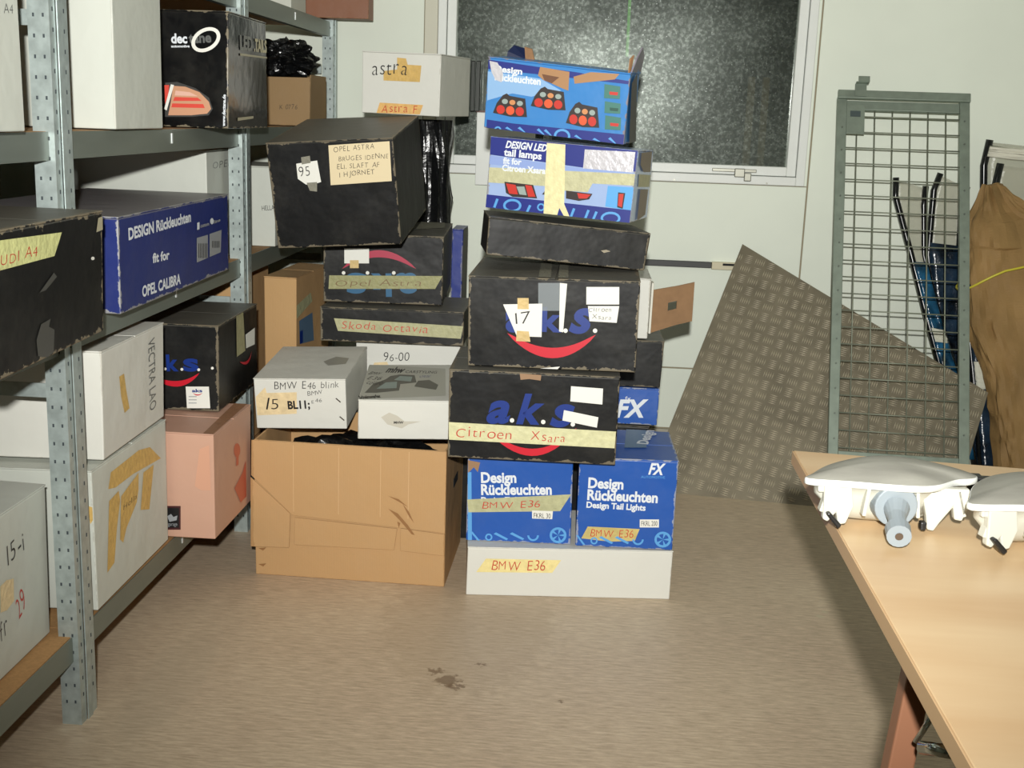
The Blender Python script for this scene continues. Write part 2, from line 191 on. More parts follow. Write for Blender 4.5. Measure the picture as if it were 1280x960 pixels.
 'citroen': {'p': [-0.147, 3.284, 0.412, 0.456, 0.303, 0.246, 1.6, 0.6, 0.2], 'color': 'black', 'style': 'rsc', 'label': 'black box with long tape band across its blue letters, on the two blue printed boxes', 'cat': 'box', 'name': 'cardboard_box', 'wear': 0.6, 'warp': 0.003, 'group': None, 'it': [('t', 'lettering', 'F', 'aksblue', 'a', (-0.1247, 0.1043), (-0.0599, 0.1075), 0.06, 'boldit'), ('t', 'lettering', 'F', 'aksblue', 'k', (-0.0448, 0.1061), (0.0307, 0.1076), 0.0821, 'boldit'), ('t', 'lettering', 'F', 'aksblue', 's', (0.046, 0.1039), (0.1127, 0.1051), 0.06, 'boldit'), ('d', 'printed_dot', 'F', 'white', [(-0.0498, 0.1125), (-0.0507, 0.1156), (-0.053, 0.1178), (-0.056, 0.1185), (-0.059, 0.1175), (-0.0611, 0.1151), (-0.0618, 0.1119), (-0.0609, 0.1088), (-0.0586, 0.1067), (-0.0556, 0.106), (-0.0526, 0.107), (-0.0505, 0.1094)], None), ('d', 'printed_dot', 'F', 'white', [(0.0344, 0.1123), (0.0335, 0.1154), (0.0311, 0.1175), (0.0281, 0.1182), (0.0251, 0.1172), (0.023, 0.1148), (0.0223, 0.1117), (0.0233, 0.1086), (0.0256, 0.1064), (0.0286, 0.1057), (0.0316, 0.1067), (0.0337, 0.1091)], None), ('d', 'printed_dot', 'F', 'white', [(0.1142, 0.1096), (0.1133, 0.1127), (0.1109, 0.1148), (0.1079, 0.1155), (0.1049, 0.1145), (0.1028, 0.1122), (0.1022, 0.109), (0.1032, 0.1059), (0.1055, 0.1038), (0.1085, 0.1031), (0.1115, 0.1041), (0.1136, 0.1065)], None), ('d', 'printed_smile', 'F', 'red', [(-0.1331, 0.0949), (-0.1158, 0.0745), (-0.0987, 0.0582), (-0.0818, 0.0447), (-0.065, 0.0337), (-0.0484, 0.0253), (-0.0321, 0.0193), (-0.0159, 0.016), (0.0001, 0.0151), (0.0158, 0.0167), (0.0314, 0.0209), (0.0467, 0.0276), (0.0618, 0.0368), (0.0766, 0.0486), (0.0912, 0.0629), (0.1054, 0.0799), (0.1194, 0.1009), (-0.1331, 0.0949), (-0.116, 0.0821), (-0.0991, 0.0696), (-0.0823, 0.0589), (-0.0656, 0.0501), (-0.0491, 0.0434), (-0.0328, 0.0387), (-0.0167, 0.036), (-0.0008, 0.0354), (0.015, 0.0368), (0.0305, 0.0402), (0.0459, 0.0457), (0.061, 0.0532), (0.0759, 0.0627), (0.0906, 0.0742), (0.1051, 0.0874), (0.1194, 0.1009)], 'ring'), ('d', 'masking_tape', 'F', 'tapeP', [(-0.2264, 0.0992), (0.2251, 0.0951), (0.2235, 0.048), (-0.2251, 0.0498)], None), ('t', 'handwriting', 'F', 'redink', 'Citroen', (-0.2058, 0.0598), (-0.0559, 0.0584), 0.0292, 'hand'), ('t', 'handwriting', 'F', 'redink', 'Xsara', (-0.0039, 0.0588), (0.0891, 0.0591), 0.0269, 'hand'), ('d', 'paper_label', 'F', 'white', [(0.0987, 0.2151), (0.1842, 0.2127), (0.1845, 0.1686), (0.0986, 0.1732)], None), ('d', 'paper_label', 'F', 'white', [(0.0827, 0.1481), (0.1758, 0.1327), (0.1731, 0.1036), (0.0798, 0.119)], None), ('d', 'torn_patch', 'F', 'brown', [(-0.0394, 0.2435), (0.0184, 0.2419), (0.0169, 0.2265), (-0.0132, 0.2294), (-0.0366, 0.2261)], None)]},
 'aks_17': {'p': [-0.102, 3.366, 0.664, 0.453, 0.42, 0.246, 0.1, 0.4, -0.5], 'color': 'black', 'style': 'rscy', 'label': 'large black box with red smile and a note numbered 17, middle of right stack', 'cat': 'box', 'name': 'cardboard_box', 'wear': 0.7, 'warp': 0.003, 'group': None, 'it': [('t', 'lettering', 'F', 'aksblue', 'a', (-0.1252, 0.1007), (-0.0653, 0.1031), 0.0584, 'bold'), ('t', 'lettering', 'F', 'aksblue', 'k', (-0.0311, 0.1044), (0.0244, 0.1044), 0.0647, 'bold'), ('t', 'lettering', 'F', 'aksblue', 's', (0.0436, 0.1051), (0.1095, 0.1055), 0.0646, 'boldit'), ('d', 'printed_dot', 'F', 'white', [(-0.0572, 0.1055), (-0.0581, 0.1085), (-0.0604, 0.1107), (-0.0634, 0.1114), (-0.0664, 0.1104), (-0.0685, 0.1081), (-0.0692, 0.1051), (-0.0683, 0.1021), (-0.0661, 0.0999), (-0.063, 0.0992), (-0.0601, 0.1002), (-0.0579, 0.1025)], None), ('d', 'printed_dot', 'F', 'white', [(0.0409, 0.1072), (0.04, 0.1102), (0.0378, 0.1123), (0.0348, 0.113), (0.0318, 0.1121), (0.0297, 0.1098), (0.029, 0.1067), (0.0299, 0.1037), (0.0322, 0.1016), (0.0352, 0.1009), (0.0382, 0.1018), (0.0403, 0.1041)], None), ('d', 'printed_dot', 'F', 'white', [(0.1195, 0.1102), (0.1186, 0.1132), (0.1164, 0.1154), (0.1134, 0.116), (0.1104, 0.1151), (0.1083, 0.1128), (0.1077, 0.1098), (0.1086, 0.1068), (0.1108, 0.1047), (0.1139, 0.104), (0.1168, 0.1049), (0.1189, 0.1072)], None), ('d', 'printed_smile', 'F', 'red', [(-0.1208, 0.0944), (-0.1052, 0.0772), (-0.0897, 0.0642), (-0.0743, 0.0535), (-0.059, 0.0449), (-0.0438, 0.0384), (-0.0287, 0.0338), (-0.0137, 0.0311), (0.0013, 0.0305), (0.0161, 0.0318), (0.0308, 0.0351), (0.0454, 0.0403), (0.0598, 0.0475), (0.0742, 0.0568), (0.0884, 0.068), (0.1024, 0.0815), (0.1162, 0.0993), (-0.1208, 0.0944), (-0.1055, 0.0878), (-0.0902, 0.0801), (-0.0749, 0.0735), (-0.0597, 0.068), (-0.0446, 0.0638), (-0.0295, 0.0608), (-0.0146, 0.0592), (0.0003, 0.0589), (0.0151, 0.0598), (0.0298, 0.0621), (0.0445, 0.0657), (0.059, 0.0705), (0.0734, 0.0766), (0.0877, 0.0839), (0.102, 0.0921), (0.1162, 0.0993)], 'ring'), ('d', 'clear_tape', 'F', 'cleartape', [(-0.0415, 0.233), (0.0156, 0.235), (0.0182, 0.1603), (-0.0392, 0.1581)], None), ('d', 'torn_strip', 'F', 'white', [(0.0156, 0.235), (0.0347, 0.2336), (0.0287, 0.1024), (0.018, 0.1041)], None), ('d', 'paper_label', 'F', 'white', [(-0.1334, 0.1718), (-0.0292, 0.1778), (-0.0284, 0.0871), (-0.0948, 0.0867)], None), ('t', 'handwriting', 'F', 'blackink', '17', (-0.0979, 0.1191), (-0.0553, 0.1273), 0.0302, 'hand'), ('d', 'masking_tape', 'F', 'tapeO', [(-0.0955, 0.1904), (-0.0657, 0.1915), (-0.0648, 0.1614), (-0.0947, 0.1603)], None), ('d', 'masking_tape', 'F', 'tapeO', [(-0.0952, 0.1019), (-0.0631, 0.101), (-0.058, 0.0729), (-0.0966, 0.0735)], None), ('d', 'paper_label', 'F', 'white', [(0.0856, 0.2269), (0.1718, 0.23), (0.1739, 0.1832), (0.0874, 0.18)], None), ('d', 'paper_label', 'F', 'white', [(0.0918, 0.1759), (0.1741, 0.179), (0.1698, 0.1337), (0.0977, 0.1353)], None), ('t', 'handwriting', 'F', 'blackink', 'Citroen', (0.0946, 0.161), (0.1537, 0.1632), 0.0129, 'hand'), ('t', 'handwriting', 'F', 'blackink', 'Xsara', (0.1038, 0.142), (0.1546, 0.1418), 0.0129, 'hand'), ('d', 'packing_tape', 'T', 'greytape', [(-0.0505, 0.1511), (-0.0203, 0.1597), (-0.0086, -0.209), (-0.0416, -0.209)], None), ('d', 'packing_tape', 'T', 'greytape', [(0.0031, 0.1664), (0.0269, 0.1538), (0.0374, -0.209), (0.0106, -0.209)], None), ('d', 'torn_patch', 'F', 'white', [(-0.0299, 0.001), (0.0235, 0.0084), (0.0175, 0.001), (-0.0104, 0.001)], None)]},
 'thin_black': {'p': [-0.099, 3.434, 0.932, 0.445, 0.248, 0.105, 9.27, 0.0, 4.4], 'color': 'black', 'style': 'mailer', 'label': 'shallow plain black box with a hand hole, between large black box and blue lamp box', 'cat': 'box', 'name': 'cardboard_box', 'wear': 0.5, 'warp': 0.003, 'group': None, 'it': [('d', 'hand_hole', 'F', 'tan', [(0.093, 0.0437), (0.1083, 0.0475), (0.12, 0.0442), (0.1028, 0.038)], None), ('d', 'torn_patch', 'R', 'kraftbag2', [(-0.1008, 0.0902), (-0.123, 0.104), (-0.123, 0.0665), (-0.121, 0.0275)], None)]},
 'led_box': {'p': [-0.083, 3.425, 1.06, 0.412, 0.238, 0.196, -12.9, -0.5, 2.7],
             'color': 'paleblue',
             'style': 'rsc',
             'label': 'pale blue lamp box with a cross of masking tape, second from top of right stack',
             'cat': 'box',
             'name': 'cardboard_box',
             'wear': 0.5,
             'warp': 0.003,
             'group': None,
             'it': [('d', 'printed_band', 'F', 'navy', [(-0.205, 0.195), (0.2046, 0.195), (0.205, 0.1391), (0.0615, 0.136), (-0.0038, 0.1385), (-0.2037, 0.1462)], None), ('d', 'printed_band', 'F', 'lilac', [(-0.2035, 0.1441), (0.0617, 0.1339), (0.205, 0.1349), (0.205, 0.1159), (-0.2039, 0.1201)], None), ('d', 'printed_band', 'F', 'sky2', [(0.1346, 0.0938), (0.205, 0.097), (0.205, 0.0331), (0.1337, 0.038)], None), ('d', 'printed_band', 'F', 'navy', [(-0.204, 0.0367), (0.205, 0.0352), (0.205, 0.001), (-0.205, 0.0011)], None), ('d', 'foil_label', 'F', 'silver', [(0.0611, 0.1849), (0.1988, 0.1908), (0.1982, 0.136), (0.0617, 0.1339)], None), ('t', 'lettering', 'F', 'whiteink', 'DESIGN LED', (-0.1616, 0.1695), (-0.0428, 0.1693), 0.0194, 'boldit'), ('t', 'lettering', 'F', 'whiteink', 'tail lamps', (-0.1644, 0.1476), (-0.0566, 0.1466), 0.0194, 'bold'), ('t', 'lettering', 'F', 'whiteink', 'fit for', (-0.1648, 0.1258), (-0.1118, 0.1264), 0.0173, 'bold'), ('d', 'masking_tape', 'F', 'tapeG2', [(-0.2031, 0.1114), (0.205, 0.133), (0.205, 0.1014), (0.0922, 0.0961), (0.0813, 0.0714), (0.0141, 0.0691), (-0.0205, 0.0766), (-0.202, 0.0699)], None), ('t', 'lettering', 'F', 'whiteink', 'Citroen Xsara', (-0.1655, 0.1062), (-0.0418, 0.1091), 0.0174, 'bold'), ('d', 'masking_tape', 'R', 'tapeG2', [(-0.0791, 0.1315), (0.1003, 0.1248), (0.0954, 0.0912), (-0.0714, 0.097)], None), ('d', 'printed_lamp', 'F', 'lampdark', [(-0.156, 0.0765), (-0.0729, 0.0758), (-0.0582, 0.0402), (-0.1294, 0.0375), (-0.1488, 0.0465)], None), ('d', 'printed_lamp', 'F', 'lampdark', [(-0.0456, 0.0524), (-0.0296, 0.0757), (0.0033, 0.0637), (-0.0048, 0.0543)], None), ('d', 'printed_lamp', 'F', 'lampdark', [(0.0208, 0.0698), (0.095, 0.0685), (0.0876, 0.0527), (0.0592, 0.0455), (0.0229, 0.0484)], None), ('d', 'printed_lamp', 'F', 'lampdark', [(0.1647, 0.0797), (0.1845, 0.0795), (0.1825, 0.0365), (0.1667, 0.0392)], None), ('d', 'printed_lens', 'F', 'lampred', [(-0.151, 0.0726), (-0.1231, 0.0709), (-0.1139, 0.0456), (-0.1394, 0.0453)], None), ('d', 'printed_lens', 'F', 'lampred', [(-0.0957, 0.0736), (-0.0773, 0.0732), (-0.0632, 0.0441), (-0.0837, 0.042)], None), ('d', 'printed_lens', 'F', 'lampred', [(0.0527, 0.0665), (0.0908, 0.0659), (0.0808, 0.0542), (0.0586, 0.0519)], None), ('d', 'printed_lens', 'F', 'lampred', [(0.1673, 0.0757), (0.1804, 0.077), (0.1798, 0.0406), (0.1685, 0.0437)], None), ('d', 'printed_lens', 'F', 'glassgrey', [(-0.1204, 0.0668), (-0.0976, 0.0691), (-0.0886, 0.0459), (-0.1094, 0.0461)], None), ('d', 'printed_wheel', 'F', 'skyblue', [(-0.1009, 0.0162), (-0.1031, 0.0224), (-0.1082, 0.0275), (-0.1155, 0.0309), (-0.1243, 0.0322), (-0.1335, 0.0313), (-0.142, 0.0282), (-0.1487, 0.0234), (-0.1528, 0.0173), (-0.1539, 0.0108), (-0.1517, 0.0046), (-0.1466, 0.001), (-0.1392, 0.001), (-0.1304, 0.001), (-0.1212, 0.001), (-0.1127, 0.001), (-0.1061, 0.0037), (-0.102, 0.0097), (-0.1009, 0.0162), (-0.1078, 0.0155), (-0.1094, 0.0195), (-0.1131, 0.0227), (-0.1185, 0.0249), (-0.125, 0.0257), (-0.1318, 0.025), (-0.138, 0.0229), (-0.143, 0.0197), (-0.1461, 0.0157), (-0.1469, 0.0115), (-0.1454, 0.0075), (-0.1417, 0.0042), (-0.1362, 0.0021), (-0.1297, 0.0013), (-0.1229, 0.002), (-0.1167, 0.0041), (-0.1117, 0.0073), (-0.1086, 0.0113), (-0.1078, 0.0155)], 'ring'), ('d', 'printed_wheel', 'F', 'skyblue', [(0.1797, 0.0105), (0.1774, 0.0165), (0.1721, 0.0214), (0.1644, 0.0247), (0.1552, 0.0259), (0.1457, 0.0249), (0.137, 0.0219), (0.1301, 0.0171), (0.1259, 0.0111), (0.1248, 0.0047), (0.1271, 0.001), (0.1325, 0.001), (0.1402, 0.001), (0.1494, 0.001), (0.1589, 0.001), (0.1677, 0.001), (0.1745, 0.001), (0.1787, 0.0041), (0.1797, 0.0105), (0.1731, 0.0098), (0.1715, 0.0137), (0.1675, 0.0168), (0.1617, 0.0188), (0.1547, 0.0195), (0.1475, 0.0188), (0.1408, 0.0167), (0.1356, 0.0135), (0.1323, 0.0096), (0.1314, 0.0054), (0.1331, 0.0015), (0.1371, 0.001), (0.1429, 0.001), (0.1499, 0.001), (0.1571, 0.001), (0.1638, 0.001), (0.1691, 0.0017), (0.1723, 0.0056), (0.1731, 0.0098)], 'ring'),
                    ('d', 'printed_nut', 'F', 'skyblue', [(-0.0334, 0.0187), (-0.0354, 0.024), (-0.0399, 0.0275), (-0.0457, 0.0284), (-0.0512, 0.0264), (-0.055, 0.022), (-0.0561, 0.0164), (-0.054, 0.0111), (-0.0495, 0.0076), (-0.0437, 0.0067), (-0.0382, 0.0088), (-0.0344, 0.0132), (-0.0334, 0.0187), (-0.0379, 0.0183), (-0.0391, 0.0214), (-0.0418, 0.0235), (-0.0453, 0.0241), (-0.0486, 0.0228), (-0.0509, 0.0202), (-0.0515, 0.0169), (-0.0503, 0.0137), (-0.0476, 0.0116), (-0.0441, 0.0111), (-0.0408, 0.0123), (-0.0385, 0.0149), (-0.0379, 0.0183)], 'ring'), ('d', 'printed_bolt', 'F', 'skyblue', [(-0.1825, 0.0035), (-0.1753, 0.002), (-0.1681, 0.027), (-0.1752, 0.0285)], None), ('d', 'printed_bolt', 'F', 'skyblue', [(-0.0864, 0.001), (-0.0794, 0.001), (-0.0724, 0.0191), (-0.0794, 0.0206)], None), ('d', 'printed_bolt', 'F', 'skyblue', [(0.0389, 0.001), (0.0458, 0.001), (0.0524, 0.0232), (0.0455, 0.0246)], None), ('d', 'printed_bolt', 'F', 'skyblue', [(0.0794, 0.001), (0.0863, 0.001), (0.0928, 0.023), (0.086, 0.0245)], None), ('d', 'printed_bolt', 'F', 'skyblue', [(0.1021, 0.001), (0.1089, 0.001), (0.1154, 0.021), (0.1085, 0.0225)], None), ('d', 'masking_tape', 'F', 'tapeY2', [(-0.045, 0.1926), (0.0068, 0.1928), (0.0199, 0.0329), (0.0379, 0.001), (0.022, 0.001), (0.0074, 0.0207), (0.0033, 0.001), (-0.0357, 0.001)], None), ('d', 'torn_patch', 'R', 'kraftbag2', [(-0.0884, 0.1891), (0.0729, 0.1922), (0.0825, 0.1342), (-0.0254, 0.1367), (-0.082, 0.1572)], None), ('d', 'torn_patch', 'R', 'kraftbag2', [(-0.0449, 0.0895), (0.0745, 0.0852), (0.0673, 0.0134), (-0.0424, 0.0021)], None)]},
 'top_blue': {'p': [-0.118, 3.423, 1.277, 0.398, 0.16, 0.193, -10.9, 3.0, 4.5],
              'color': 'lampblue',
              'style': 'torn',
              'label': 'torn blue box showing three tail lamps, topmost of right stack',
              'cat': 'box',
              'name': 'cardboard_box',
              'wear': 0.5,
              'warp': 0.006,
              'group': None,
              'it': [('d', 'printed_band', 'F', 'navy', [(-0.198, 0.1845), (-0.0415, 0.1802), (0.0453, 0.1787), (0.1968, 0.1716), (0.1957, 0.1632), (0.045, 0.1619), (-0.0439, 0.1611), (-0.198, 0.1593)], None), ('d', 'printed_band', 'F', 'navy', [(-0.1916, 0.0232), (-0.1153, 0.021), (0.198, 0.0279), (0.198, 0.001), (-0.191, 0.001)], None), ('d', 'printed_band', 'F', 'pale2', [(-0.198, 0.1532), (-0.0472, 0.1502), (0.0137, 0.125), (-0.0688, 0.0992), (-0.1235, 0.1018), (-0.1565, 0.0896), (-0.1942, 0.0748)], None), ('t', 'lettering', 'F', 'whiteink', 'Design', (-0.179, 0.1555), (-0.0995, 0.1553), 0.0169, 'bold'), ('t', 'lettering', 'F', 'whiteink', 'Rückleuchten', (-0.1767, 0.1324), (-0.0454, 0.1335), 0.0191, 'bold'), ('d', 'torn_patch', 'F', 'kraft', [(-0.0506, 0.1814), (0.0322, 0.1773), (0.0334, 0.1271), (0.0152, 0.1315), (-0.0149, 0.141), (-0.0379, 0.147), (-0.0548, 0.1578)], None), ('d', 'torn_patch', 'F', 'kraftd', [(-0.0441, 0.1631), (0.0053, 0.1599), (-0.0149, 0.141), (-0.0357, 0.1472)], None), ('d', 'torn_patch', 'F', 'kraft', [(0.0445, 0.1661), (0.0909, 0.1834), (0.1688, 0.1873), (0.1578, 0.1717), (0.1047, 0.1599), (0.0488, 0.1477)], None), ('d', 'torn_tape', 'F', 'silver', [(-0.1952, 0.1814), (-0.1722, 0.1795), (-0.1538, 0.1539), (-0.1558, 0.1282), (-0.1745, 0.1326), (-0.188, 0.1546)], None), ('d', 'printed_lamp', 'F', 'lampdark', [(-0.175, 0.0432), (-0.1659, 0.0714), (-0.1503, 0.0937), (-0.1392, 0.1001), (-0.1308, 0.0946), (-0.0855, 0.0918), (-0.0765, 0.0427), (-0.1251, 0.0385)], None), ('d', 'printed_lens', 'F', 'lampred', [(-0.1412, 0.0561), (-0.1434, 0.062), (-0.1483, 0.0659), (-0.1546, 0.0669), (-0.1605, 0.0646), (-0.1645, 0.0596), (-0.1656, 0.0534), (-0.1633, 0.0475), (-0.1584, 0.0435), (-0.1522, 0.0426), (-0.1462, 0.0449), (-0.1422, 0.0498)], None), ('d', 'printed_lens', 'F', 'lamporange', [(-0.1137, 0.0566), (-0.1159, 0.0624), (-0.1208, 0.0664), (-0.127, 0.0673), (-0.1329, 0.065), (-0.137, 0.0601), (-0.138, 0.0539), (-0.1357, 0.048), (-0.1308, 0.044), (-0.1246, 0.0431), (-0.1187, 0.0454), (-0.1147, 0.0503)], None), ('d', 'printed_lens', 'F', 'lampred', [(-0.0863, 0.057), (-0.0885, 0.0629), (-0.0934, 0.0668), (-0.0996, 0.0678), (-0.1055, 0.0655), (-0.1095, 0.0606), (-0.1105, 0.0543), (-0.1083, 0.0485), (-0.1034, 0.0445), (-0.0971, 0.0436), (-0.0912, 0.0459), (-0.0873, 0.0508)], None), ('d', 'printed_lens', 'F', 'glassgrey', [(-0.1341, 0.0788), (-0.1356, 0.0822), (-0.1391, 0.0844), (-0.1435, 0.0848), (-0.1478, 0.0834), (-0.1508, 0.0805), (-0.1516, 0.0769), (-0.1501, 0.0735), (-0.1466, 0.0713), (-0.1421, 0.0708), (-0.1378, 0.0722), (-0.1349, 0.0752)], None), ('d', 'printed_lens', 'F', 'lampamber', [(-0.1125, 0.0786), (-0.114, 0.082), (-0.1174, 0.0842), (-0.1219, 0.0846), (-0.1262, 0.0832), (-0.1291, 0.0803), (-0.1299, 0.0767), (-0.1284, 0.0733), (-0.125, 0.0711), (-0.1205, 0.0706), (-0.1162, 0.0721), (-0.1133, 0.075)], None), ('d', 'printed_lens', 'F', 'glassgrey', [(-0.0909, 0.0784), (-0.0925, 0.0818), (-0.0959, 0.084), (-0.1003, 0.0844), (-0.1046, 0.083), (-0.1075, 0.0801), (-0.1083, 0.0765), (-0.1068, 0.0731), (-0.1034, 0.0709), (-0.0989, 0.0704), (-0.0947, 0.0719), (-0.0917, 0.0748)], None), ('d', 'printed_lamp', 'F', 'lampdark', [(-0.0685, 0.0745), (-0.0595, 0.1023), (-0.044, 0.1243), (-0.0328, 0.1306), (-0.0243, 0.1252), (0.0212, 0.1225), (0.0306, 0.0739), (-0.0183, 0.0698)], None), ('d', 'printed_lens', 'F', 'lampred', [(-0.0345, 0.0872), (-0.0368, 0.093), (-0.0418, 0.0969), (-0.0481, 0.0978), (-0.054, 0.0955), (-0.0581, 0.0907), (-0.0591, 0.0845), (-0.0568, 0.0786), (-0.0518, 0.0747), (-0.0455, 0.0738), (-0.0395, 0.0761), (-0.0355, 0.081)], None), ('d', 'printed_lens', 'F', 'lamporange', [(-0.0069, 0.0876), (-0.0092, 0.0934), (-0.0141, 0.0973), (-0.0204, 0.0983), (-0.0263, 0.096), (-0.0303, 0.0911), (-0.0313, 0.085), (-0.029, 0.0791), (-0.0241, 0.0752), (-0.0178, 0.0743), (-0.0119, 0.0766), (-0.0079, 0.0815)], None),
                     ('d', 'printed_lens', 'F', 'lampred', [(0.0206, 0.0881), (0.0183, 0.0939), (0.0134, 0.0978), (0.0071, 0.0987), (0.0012, 0.0965), (-0.0027, 0.0916), (-0.0037, 0.0854), (-0.0014, 0.0796), (0.0035, 0.0757), (0.0098, 0.0748), (0.0157, 0.0771), (0.0197, 0.082)], None), ('d', 'printed_lens', 'F', 'glassgrey', [(-0.0276, 0.1096), (-0.0291, 0.1129), (-0.0326, 0.1151), (-0.0371, 0.1156), (-0.0414, 0.1142), (-0.0444, 0.1113), (-0.0452, 0.1077), (-0.0436, 0.1044), (-0.0401, 0.1022), (-0.0356, 0.1017), (-0.0313, 0.1031), (-0.0284, 0.106)], None), ('d', 'printed_lens', 'F', 'lampamber', [(-0.0059, 0.1094), (-0.0074, 0.1127), (-0.0109, 0.1149), (-0.0154, 0.1154), (-0.0197, 0.114), (-0.0226, 0.1111), (-0.0234, 0.1075), (-0.0218, 0.1042), (-0.0184, 0.102), (-0.0139, 0.1015), (-0.0096, 0.1029), (-0.0066, 0.1058)], None), ('d', 'printed_lens', 'F', 'glassgrey', [(0.0158, 0.1092), (0.0142, 0.1125), (0.0108, 0.1147), (0.0063, 0.1152), (0.002, 0.1138), (-0.0009, 0.1109), (-0.0017, 0.1073), (-0.0001, 0.104), (0.0034, 0.1018), (0.0078, 0.1014), (0.0121, 0.1028), (0.015, 0.1056)], None), ('d', 'printed_lamp', 'F', 'lampdark', [(0.0344, 0.0401), (0.0422, 0.0706), (0.0563, 0.0945), (0.0667, 0.1012), (0.0748, 0.0952), (0.118, 0.0916), (0.1281, 0.0382), (0.082, 0.0343)], None), ('d', 'printed_lens', 'F', 'lampred', [(0.0662, 0.0536), (0.0638, 0.06), (0.0591, 0.0644), (0.0531, 0.0655), (0.0475, 0.0631), (0.0438, 0.0578), (0.043, 0.051), (0.0453, 0.0446), (0.0501, 0.0402), (0.0561, 0.0391), (0.0617, 0.0415), (0.0654, 0.0468)], None), ('d', 'printed_lens', 'F', 'lamporange', [(0.0923, 0.0538), (0.09, 0.0602), (0.0852, 0.0645), (0.0792, 0.0656), (0.0737, 0.0632), (0.07, 0.0579), (0.0692, 0.0512), (0.0716, 0.0447), (0.0763, 0.0404), (0.0823, 0.0393), (0.0879, 0.0417), (0.0915, 0.047)], None), ('d', 'printed_lens', 'F', 'lampred', [(0.1183, 0.0539), (0.116, 0.0603), (0.1112, 0.0646), (0.1053, 0.0657), (0.0998, 0.0633), (0.0961, 0.0581), (0.0954, 0.0513), (0.0977, 0.0449), (0.1025, 0.0406), (0.1084, 0.0395), (0.1139, 0.0419), (0.1176, 0.0472)], None), ('d', 'printed_lens', 'F', 'glassgrey', [(0.0722, 0.0781), (0.0706, 0.0818), (0.0673, 0.0842), (0.063, 0.0848), (0.059, 0.0833), (0.0563, 0.0802), (0.0556, 0.0763), (0.0571, 0.0726), (0.0605, 0.0701), (0.0648, 0.0696), (0.0688, 0.0711), (0.0715, 0.0742)], None), ('d', 'printed_lens', 'F', 'lampamber', [(0.0927, 0.0776), (0.0912, 0.0813), (0.0878, 0.0837), (0.0836, 0.0843), (0.0796, 0.0828), (0.0768, 0.0797), (0.0762, 0.0758), (0.0777, 0.0721), (0.0811, 0.0697), (0.0853, 0.0691), (0.0894, 0.0706), (0.0921, 0.0737)], None), ('d', 'printed_lens', 'F', 'glassgrey', [(0.1132, 0.0771), (0.1116, 0.0808), (0.1083, 0.0832), (0.1041, 0.0838), (0.1001, 0.0823), (0.0974, 0.0792), (0.0967, 0.0753), (0.0983, 0.0716), (0.1016, 0.0692), (0.1059, 0.0686), (0.1099, 0.0701), (0.1126, 0.0732)], None), ('d', 'printed_picture', 'F', 'green', [(0.1313, 0.1564), (0.1751, 0.1548), (0.1771, 0.1217), (0.1337, 0.1191)], None), ('d', 'printed_lens', 'F', 'lampred', [(0.1467, 0.1382), (0.1706, 0.1387), (0.1695, 0.1303), (0.1477, 0.13)], None), ('d', 'printed_picture', 'F', 'green', [(0.1369, 0.111), (0.1808, 0.1096), (0.182, 0.0824), (0.1385, 0.0797)], None), ('d', 'printed_lens', 'F', 'dgreen', [(0.1519, 0.0959), (0.1759, 0.0964), (0.1747, 0.0879), (0.1529, 0.0876)], None), ('d', 'printed_picture', 'F', 'green', [(0.1414, 0.0736), (0.1854, 0.0723), (0.1875, 0.0387), (0.1438, 0.0358)], None), ('d', 'printed_lens', 'F', 'lampred', [(0.1569, 0.0553), (0.1809, 0.0559), (0.1798, 0.0474), (0.1579, 0.047)], None),
